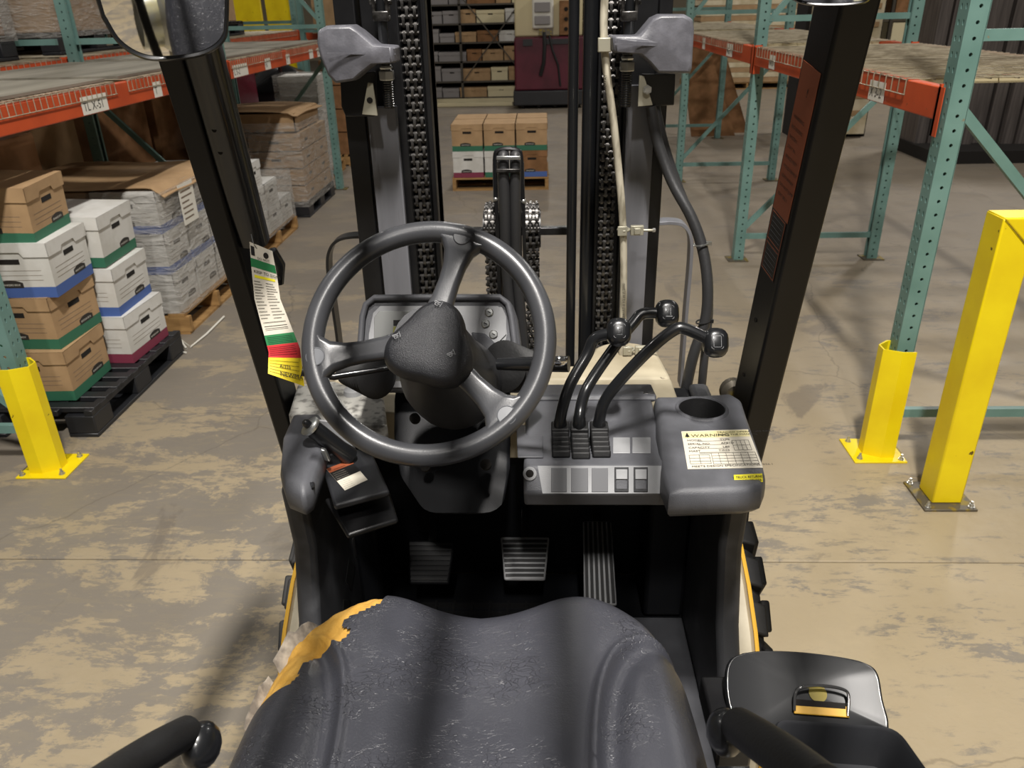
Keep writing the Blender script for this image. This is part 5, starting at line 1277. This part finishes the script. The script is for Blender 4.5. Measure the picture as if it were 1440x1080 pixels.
MB(M['blk_steel']).bar((-.43, -.44, 1.95), (-.29, -.44, 1.1), .03, .03).build('added_mirror_bar', fk, bevel=.004)  # bar added for the mirror's reflection, stands in for the rear guard leg
# ---- mirrors
def mirror(pts, Y, nrm, name, arm):
    P_ = [at(x, y, Y=Y) for x, y in pts]; c = sum(P_, V3())/len(P_); n = V3(nrm).normalized()
    P_ = [p-n*(p-c).dot(n)*1.0 for p in P_]
    sm = spline(P_, 6)[:-1]
    k = MB(M['blk_gloss']); 
    def off(e, z): return [c+(p-c)*e+n*z for p in sm]
    k.loft([off(.7, -.03), off(.95, -.022), off(1.02, -.008), off(1.03, .0), off(1.0, .004), off(.965, .001), off(.95, .0005), off(.1, .0005)])
    ko = k.build(name, fk, smooth=50)
    g = MB(M['mirror']); g.loft([off(.962, .0008), off(.96, .002), off(.02, .0025)]); g.build('mirror_glass', ko, smooth=0)
    MB(M['blk_gloss']).tube([c-n*.02, arm], .009, 10).build('mirror_arm', ko)
mirror([(148, 20), (170, 58), (202, 80), (240, 85), (285, 80), (312, 62), (318, 30), (318, -60), (316, -190), (280, -225), (190, -225), (128, -200), (122, -120), (132, -30)], 1.16, (.30, -1, -.15), 'rear_view_mirror', ext(lb_, lt_, 1.2))
mirror([(1112, -2), (1128, 6), (1160, 8), (1205, 4), (1225, -8), (1260, -60), (1262, -180), (1230, -230), (1130, -230), (1100, -190), (1098, -60), (1103, -14)], 1.20, (-.3, -1, -.12), 'rear_view_mirror', ext(rb, rt_, 1.2))
# ---- mast
YM = 1.93
def vx(px, py, Y=YM): return at(px, py, Y=Y).x
ZL, ZH = .12, 2.15
def vbar(name, x0, x1, y0, y1, m, z0=ZL, z1=ZH, bev=.003, par=None): return MB(M[m]).bb((x0, y0, z0), (x1, y1, z1)).build(name, par or fk, bevel=bev)
# left rail group
xa, xb = vx(492, 200), vx(520, 200); vbar('outer_mast_rail', xa, xb, YM-.02, YM+.10, 'mast_dark')
x1_, x2_ = vx(520, 200, 1.89), vx(561, 200, 1.89); vbar('mast_flange', x1_, x2_, 1.89, 1.91, 'mast', z1=at(540, 150, Y=1.89).z)
vbar('inner_mast_rail', x1_+.0, x2_+.016, YM-.01, YM+.12, 'mast_dark')
xc, xd = vx(572, 250), vx(612, 250); vbar('chain_backing', xc+.004, xd, 1.975, 2.05, 'mast_dark')
vbar('inner_mast_rail', xd-.012, xd, 1.94, 2.06, 'mast_dark'); vbar('lift_cylinder_tube', xc-.02, xc+.006, 1.93, 1.99, 'mast_dark')
# right rail group
xp0, xp1, xp2, xp3 = vx(797, 300, 2.0), vx(811, 300, 2.0), vx(816, 300, 2.0), vx(836, 300, 2.0)
MB(M['blk_gloss']).cyl(((xp0+xp1)/2, 2.0, ZL), ((xp0+xp1)/2, 2.0, ZH), (xp1-xp0)/2, 16).build('hydraulic_pipe', fk)
MB(M['blk_gloss']).cyl(((xp2+xp3)/2, 2.0, ZL), ((xp2+xp3)/2, 2.0, ZH), (xp3-xp2)/2, 16).build('hydraulic_pipe', fk)
xq0, xq1 = vx(838, 300), vx(872, 300); vbar('chain_backing', xq0, xq1+.006, 1.975, 2.05, 'mast_dark'); vbar('inner_mast_rail', xq1+.004, xq1+.016, 1.92, 2.06, 'mast_dark')
xr0, xr1 = vx(876, 300, 1.89), vx(913, 300, 1.89); vbar('mast_flange', xr0, xr1, 1.89, 1.91, 'mast', z1=at(895, 120, Y=1.89).z)
vbar('inner_mast_rail', xr0-.004, xr1, YM-.01, YM+.12, 'mast_dark'); vbar('outer_mast_rail', xr1, vx(927, 300), YM-.02, YM+.10, 'mast_dark')
MB(M['mast_dark']).bar((xa, 2.03, ZL+.05), (vx(927, 300), 2.03, ZL+.05), .05, .12).build('mast_cross_member', fk, bevel=.005)
zc = at(700, 325, Y=2.2).z
MB(M['mast_dark']).bar((xd-.01, 2.2, zc), (xp1, 2.2, zc), .025, .022).build('mast_cross_member', fk, bevel=.003)
# leaf chains: every link is a piece
def chain_link(parent, pos, name='chain_link', w_=.046, p=.034, big=True):
    mb = MB(M['chain']); n = 4
    for k in range(n):
        x = -w_/2+w_*(k+.5)/n; t = w_/n*.7
        pts = []
        for s in (-1, 1):
            for q in range(5):
                a = math.pi*(q/4)+(math.pi if s < 0 else 0); pts.append((math.cos(a)*.0095, s*p*.25+math.sin(a)*.0085))
        oz = (p/2 if k % 2 else 0)
        mb.prism([(x-t/2, a, b*.92+oz) for a, b in pts], (t, 0, 0))
    for z in (-p*.25, p*.25): mb.cyl((-w_/2-.002, 0, z), (w_/2+.002, 0, z), .0045, 8)
    return mb.build(name, parent, org=(0, 0, 0), smooth=40)
def chain(x, z0, z1, y, proto=None, w_=.046):
    root = MB(M['chain']).bb((x-.004, y+.004, z0), (x+.004, y+.008, z1)).build('lift_chain', fk, smooth=0)
    if proto is None: first = chain_link(root, None, w_=w_)
    else: first = proto.copy(); COL.objects.link(first); first.parent = root
    R0_ = WP[root.name]; n = int((z1-z0)/.034); first.location = V3((x, y, z0))-R0_
    for k in range(1, n):
        c = first.copy(); COL.objects.link(c); c.parent = root; c.location = V3((x, y, z0+.034*k))-R0_
    return first, root
fl1, _ = chain(vx(592, 250, 1.95), .95, 2.1, 1.95, w_=.036)
chain(vx(853, 300, 1.95), .95, 2.1, 1.95, fl1)
def wheelchain(px, Yc=2.20):
    top = at(px, 292, Y=Yc-.02); x = top.x; r = .065; zc_ = top.z-r; yc = Yc
    root = MB(M['mast_dark']).lathe([(.02, -.024), (r-.012, -.024), (r-.012, .024), (.02, .024)], (x, yc, zc_), (1, 0, 0), 28).build('chain_sheave', fk)
    pts = []; z = .75
    n = int((zc_-z)/.034)
    for k in range(n): pts.append((yc-r, zc_-.034*(n-k), 0))
    m = 8
    for k in range(m): a = math.pi*(k+.0)/m; pts.append((yc-r*math.cos(a), zc_+r*math.sin(a), a))
    for k in range(n): pts.append((yc+r, zc_-.034*k, math.pi))
    for (y, z_, a) in pts:
        c = fl1.copy(); COL.objects.link(c); c.parent = root; c.location = V3((x, y, z_))-WP[root.name]; c.rotation_euler = (-a, 0, 0)
wheelchain(691); wheelchain(748)
# centre hoses with guide head
def chx(px, py, Y): return at(px, py, Y=Y)
for i, (a, b, c_) in enumerate(((708, 712, 716), (725, 727, 730))):
    MB(M['hose']).tube(spline([chx(a-1, 228, 2.14)+V3((0, .05, -.004)), chx(a, 216, 2.14), chx(a+0, 235, 2.12), chx(b-2, 300, 2.12), chx(b, 380, 2.12), chx(c_+4, 460, 2.12), chx(c_+14, 560, 2.12), chx(c_+24, 660, 2.12)], 5), .0155, 14).build('mast_hose', fk)
hd_ = MB(M['blk_gloss'])
pts = [chx(x, y, 2.13) for x, y in ((697, 285), (696, 225), (702, 211), (727, 211), (733, 225), (734, 285))]
hd_.tube(spline(pts, 5), .006, 8); hd_.build('hose_guide', fk)
for yy, ww in ((222, 17), (240, 17)): MB(M['zinc' if yy == 222 else 'chain']).bar(chx(715-ww, yy, 2.10), chx(715+ww, yy, 2.10), .008, .010).build('hose_clamp', fk, bevel=.002)
for px in (697, 734): MB(M['mast_dark']).bar(chx(px, 230, 2.15), chx(px+6, 420, 2.15), .010, .05).build('hose_carrier_plate', fk)
for py in (280, 283): MB(M['bolt']).ball(chx(697 if py == 280 else 736, py, 2.13), .008, 8, 6).build('guide_bolt', fk)
# free-lift cylinder between the sheaves
MB(M['mast_dark']).cyl((at(720, 400, Y=2.22).x, 2.22, .3), (at(720, 400, Y=2.22).x, 2.22, 1.26), .032, 20).build('lift_cylinder', fk)
# white printed hose on the right with clamps
wh = [(852, -30, 1.80), (849, 40, 1.80), (853, 100, 1.80), (862, 165, 1.80), (869, 230, 1.80), (875, 300, 1.80), (877, 370, 1.80), (876, 450, 1.80), (874, 530, 1.80), (872, 570, 1.8)]
ho_ = MB(M['white_hose']).tube(spline([at(a, b, Y=c) for a, b, c in wh], 6), .0085, 14).build('printed_hose', fk)
mb = MB(M['decal_black'])
for (ya, yb_, s) in ((330, 450, '100R1AT-8 1/2 W.P. 2000'), (460, 540, 'HIGH PRESSURE'), (60, 140, 'SAE 100R1AT')):
    L0 = at(877 if ya > 200 else 850, yb_, Y=1.79); L1 = at(877 if ya > 200 else 853, ya, Y=1.79)
    mb.text(s, L0+V3((.003, -.0005, 0)), (L1-L0), V3((-1, 0, 0)), .0062)
mb.build('hose_print', ho_, smooth=0)
for k, (px, py) in enumerate(((883, 323), (890, 491))):
    c = at(px-6, py, Y=1.80); mb = MB(M['clamp'])
    mb.tube([c+V3((.013*math.cos(q), .013*math.sin(q), 0)) for q in [2*math.pi*i/16 for i in range(16)]], .0035, 6, closed=True); mb.box(c+V3((-.004, -.012, 0)), (.022, .006, .022))
    mb.box(c+V3((.03, -.006, 0)), (.03, .012, .022)); mb.box(c+V3((.03, -.014, 0)), (.014, .010, .014)); mb.cyl(c+V3((.04, -.008, 0)), c+V3((.068, -.008, 0)), .0032, 8)
    co_ = mb.build('hose_clamp', fk, bevel=.0015); MB(M['bolt']).lathe([(.005, 0), (.005, .006), (.002, .007)], c+V3((.066, -.008, 0)), (1, 0, 0), 6).build('clamp_screw', co_)
c = at(850, 63, Y=1.79); mb = MB(M['clamp']); mb.box(c, (.028, .02, .028)).box(c+V3((.03, 0, -.002)), (.03, .02, .022)); mb.build('hose_clamp', fk, bevel=.002)
# threaded rods with clevis and nut
def rod(px, pyb, s):
    x = at(px, 60, Y=1.84).x; zb = at(px, pyb, Y=1.84).z
    mb = MB(M['blk_gloss']).cyl((x, 1.84, zb), (x, 1.84, 2.0), .011, 14)
    for k in range(24): mb.lathe([(.0112, 0), (.0125, .002), (.0112, .004)], (x, 1.84, zb+.002+k*.005), (0, 0, 1), 14, cap=False)
    r_ = mb.build('anchor_rod', fk)
    nb_ = at(px, 106 if s < 0 else 93, Y=1.84); MB(M['zinc']).lathe([(.016, -.010), (.0175, -.008), (.0175, .008), (.016, .010)], (x, 1.84, nb_.z), (0, 0, 1), 6).build('lock_nut', r_, smooth=0)
    MB(M['zinc']).lathe([(.013, -.004), (.015, 0), (.013, .004)], (x, 1.84, nb_.z+.016), (0, 0, 1), 6).build('thin_nut', r_, smooth=0)
    cz = at(px, 14, Y=1.84).z; mb = MB(M['chain']); mb.box((x, 1.84, cz-.012), (.034, .03, .02)).box((x-.014, 1.84, cz+.012), (.007, .028, .045)).box((x+.014, 1.84, cz+.012), (.007, .028, .045)).cyl((x-.024, 1.84, cz+.016), (x+.024, 1.84, cz+.016), .007, 10)
    mb.build('clevis', r_, bevel=.002)
rod(540, 152, -1); rod(883, 150, 1)
# headlights
def headlight(pts, Y, s, face):
    P_ = [at(x, y, Y=Y) for x, y in pts]; c = sum(P_, V3())/len(P_); mb = MB(M['lampshell'])
    def off(e, dy): return [V3((c.x+(p.x-c.x)*e, p.y+dy, c.z+(p.z-c.z)*e)) for p in P_]
    mb.loft([off(.97, .06), off(1, .045), off(1, .0), off(.985, -.014), off(.95, -.022), off(.5, -.026), off(.05, -.027)])
    o = mb.build('headlight', fk, bevel=.004, seg=2, smooth=35)
    rib = MB(M['lampshell']); a, b = at(face[0], face[1], Y=Y-.040), at(face[2], face[3], Y=Y-.012); rib.bar(a, b, .004, .003); rib.build('moulding_seam', o)
    l = MB(M['lens']); l.loft([off(.9, .061), off(.88, .066), off(.05, .068)]); l.build('lens', o)
    return o
headlight([(448, 60), (449, 42), (460, 36), (495, 35), (506, 42), (531, 63), (557, 65), (558, 88), (528, 90), (510, 104), (500, 113), (474, 117), (463, 105), (452, 78)], 1.78, -1, (460, 75, 556, 76))
headlight([(858, 50), (896, 50), (917, 25), (928, 20), (962, 20), (973, 26), (975, 40), (972, 95), (970, 103), (925, 103), (912, 88), (898, 76), (860, 73)], 1.78, 1, (864, 62, 970, 65))
mb = MB(M['mast_dark']); mb.prism([at(x, y, Y=1.84) for x, y in ((478, 108), (528, 100), (530, 160), (526, 164), (486, 164), (480, 150))], (0, .012, 0)); mb.build('lamp_bracket', fk, bevel=.002)
mb = MB(M['clamp']); mb.prism([at(x, y, Y=1.80) for x, y in ((517, 116), (524, 117), (531, 163), (509, 161))], (0, .006, 0)); tb2 = mb.build('bracket_tab', fk, bevel=.001)
MB(M['hole']).lathe([(.0065, 0), (.0065, .001), (.001, .001)], at(520, 141, Y=1.7995), (0, -1, 0), 14).build('tab_hole', tb2)
mb = MB(M['mast_dark']); mb.prism([at(x, y, Y=1.84) for x, y in ((902, 104), (950, 104), (948, 148), (904, 150))], (0, .012, 0)); mb.build('lamp_bracket', fk, bevel=.002)
mb = MB(M['clamp']); mb.prism([at(x, y, Y=1.80) for x, y in ((899, 106), (906, 107), (918, 148), (897, 150))], (0, .006, 0)); tb2 = mb.build('bracket_tab', fk, bevel=.001)
MB(M['bolt']).lathe([(.010, 0), (.010, .005), (.006, .005), (.006, .010)], at(910, 126, Y=1.795), (0, -1, 0), 6).build('tab_bolt', tb2)
# black cable bundle right of the mast
for i, pts in enumerate(([(915, 150, 1.84), (925, 200, 1.83), (945, 255, 1.80), (972, 305, 1.76), (988, 350, 1.73), (995, 400, 1.70), (992, 450, 1.68), (975, 500, 1.66), (962, 560, 1.65), (955, 600, 1.65)],
                         [(922, 150, 1.86), (935, 205, 1.85), (955, 265, 1.83), (980, 325, 1.79), (992, 380, 1.76), (997, 430, 1.74), (993, 480, 1.72), (988, 530, 1.70), (984, 580, 1.7)])):
    MB(M['hose']).tube(spline([at(*p[:2], Y=p[2]) for p in pts], 5), .0125 if i == 0 else .010, 12).build('cable_conduit', fk)
for (px, py, Y) in ((990, 343, 1.73), (993, 452, 1.68)):
    c = at(px-4, py, Y=Y); mb = MB(M['zinc' if py < 400 else 'rubber']); mb.tube([c+V3((.016*math.cos(q), .014*math.sin(q), .003*math.cos(q))) for q in [2*math.pi*i/14 for i in range(14)]], .0018, 5, closed=True); mb.box(c+V3((.016, -.004, .002)), (.012, .006, .008)); mb.build('cable_tie', fk)
# load backrest frame beyond the mast (flat bar loops)
def flat(pts, Y, w_, th, name, m='mast_dark'):
    sp = spline([at(x, y, Y=Y) for x, y in pts], 6); mb = MB(M[m]); rings = []
    for i, p in enumerate(sp):
        t = (sp[min(i+1, len(sp)-1)]-sp[max(i-1, 0)]).normalized(); n = V3((0, 1, 0)); u = t.cross(n).normalized()
        rings.append([p+u*th/2, p+u*th/2+n*w_, p-u*th/2+n*w_, p-u*th/2])
    mb.loft(rings); mb.build(name, fk, bevel=.001)
flat([(517, 334), (495, 334), (476, 338), (464, 350), (460, 375), (467, 430), (474, 480), (480, 540)], 2.15, .05, .008, 'backrest_bar')
flat([(925, 315), (945, 314), (962, 318), (972, 335), (972, 370), (966, 440), (958, 545)], 2.25, .05, .010, 'backrest_bar', 'mast')
MB(M['steel']).lathe([(.03, 0), (.03, .02), (.02, .03)], at(1030, 548, Y=1.6), (0, -1, .1), 20).build('tilt_pin_boss', fk)
for x in (-.26, .12):
    MB(M['mast_dark']).bb((x-.05, 2.22, .06), (x+.05, 3.3, .10)).build('fork', fk, bevel=.008); MB(M['mast_dark']).bb((x-.05, 2.22, .06), (x+.05, 2.26, .55)).build('fork_shank', fk, bevel=.008)
MB(M['mast_dark']).bb((-.45, 2.16, .45), (.29, 2.21, .53)).build('carriage_bar', fk, bevel=.005)
# ---- hanging inspection tag
tg = thing('inspection_tag', 'long white, green, red and yellow inspection tag hanging on the left guard pillar', 'tag', tuple(at(365, 345, Y=1.36)))
L_ = [(351, 340), (354, 380), (358, 420), (370, 465), (378, 495), (377, 525)]; R_ = [(383, 353), (390, 390), (394, 420), (410, 460), (422, 490), (428, 543)]
def tagpt(u, v):
    k = v*5; i = min(4, int(k)); f = k-i
    lx = L_[i][0]+(L_[i+1][0]-L_[i][0])*f; ly = L_[i][1]+(L_[i+1][1]-L_[i][1])*f; rx = R_[i][0]+(R_[i+1][0]-R_[i][0])*f; ry = R_[i][1]+(R_[i+1][1]-R_[i][1])*f
    return at(lx+(rx-lx)*u, ly+(ry-ly)*u, Y=1.37-.09*v+.012*math.sin(v*4))
def tagband(v0, v1, m, name, par=tg, e=0, u0=0, u1=1):
    mb = MB(M[m]); n = 8
    for d in (0, .0008):
        mb.grid(lambda u, v: tagpt(u0+(u1-u0)*u, v0+(v1-v0)*v)+V3((0, -e-d, 0)), 6, n)
    return mb.build(name, par, smooth=60)
tw_ = tagband(0, .645, 'tag_white', 'tag_sheet'); tagband(.11, .17, 'tag_green', 'green_stripe', tw_, .001); tagband(.225, .245, 'dec_yellow', 'yellow_stripe', tw_, .001, .1, .9)
tagband(.64, .74, 'tag_green', 'green_band'); tagband(.74, .85, 'tag_red', 'red_band'); ty = tagband(.85, 1.0, 'tag_yellow', 'yellow_sticker')
mb = MB(M['decal_black'])
def tline(v, u0, u1, w_=.0007): mb.bar(tagpt(u0, v)+V3((0, -.0022, 0)), tagpt(u1, v)+V3((0, -.0022, 0)), .0004, w_)
for k in range(13):
    v = .27+.021*k; tline(v, .06, .30+.1*(k % 3)*.6); tline(v+.003, .52, .80+.05*(k % 4))
for v in (.55, .575, .59, .60): tline(v, .1, .9)
for k in range(5): tline(.665+.015*k, .08, .92, .0004); tline(.76+.016*k, .05, .9, .0004)
for k in range(5): tline(.872+.024*k, .05, .92, .0004)
d1 = (tagpt(1, .2)-tagpt(0, .2)).normalized(); d2 = (tagpt(0, .1)-tagpt(0, .3)).normalized()
mb.text('KEEP TO SIGNS', tagpt(.1, .205)+V3((0, -.003, 0)), d1, d2, .0052)
mb.text('DO NOT', tagpt(.3, .10)+V3((0, -.003, 0)), d1, d2, .004)
d1 = (tagpt(1, .93)-tagpt(0, .93)).normalized(); d2 = (tagpt(.5, .86)-tagpt(.5, .99)).normalized()
mb.text('A/325', tagpt(.35, .915)+V3((0, -.003, 0)), d1, d2, .006); mb.text('NEWMAT', tagpt(.35, .975)+V3((0, -.003, 0)), d1, d2, .008)
mb.build('tag_print', tw_, smooth=0)
mb = MB(M['decal_black']); mb.prism([tagpt(.05, .02)+V3((0, -.0022, 0)), tagpt(.2, .02)+V3((0, -.0022, 0)), tagpt(.2, .085)+V3((0, -.0022, 0)), tagpt(.05, .085)+V3((0, -.0022, 0))], (0, -.0003, 0)); mb.ball(tagpt(.68, .055)+V3((0, -.002, 0)), .006, 12, 6, (.8, .1, 1)); mb.build('tag_emblem', tw_, smooth=0)
MB(M['zinc']).tube([tagpt(.3, .03), tagpt(.25, -.02)+V3((0, -.01, 0)), tagpt(.1, -.06)], .001, 6).build('tie_wire', tg)
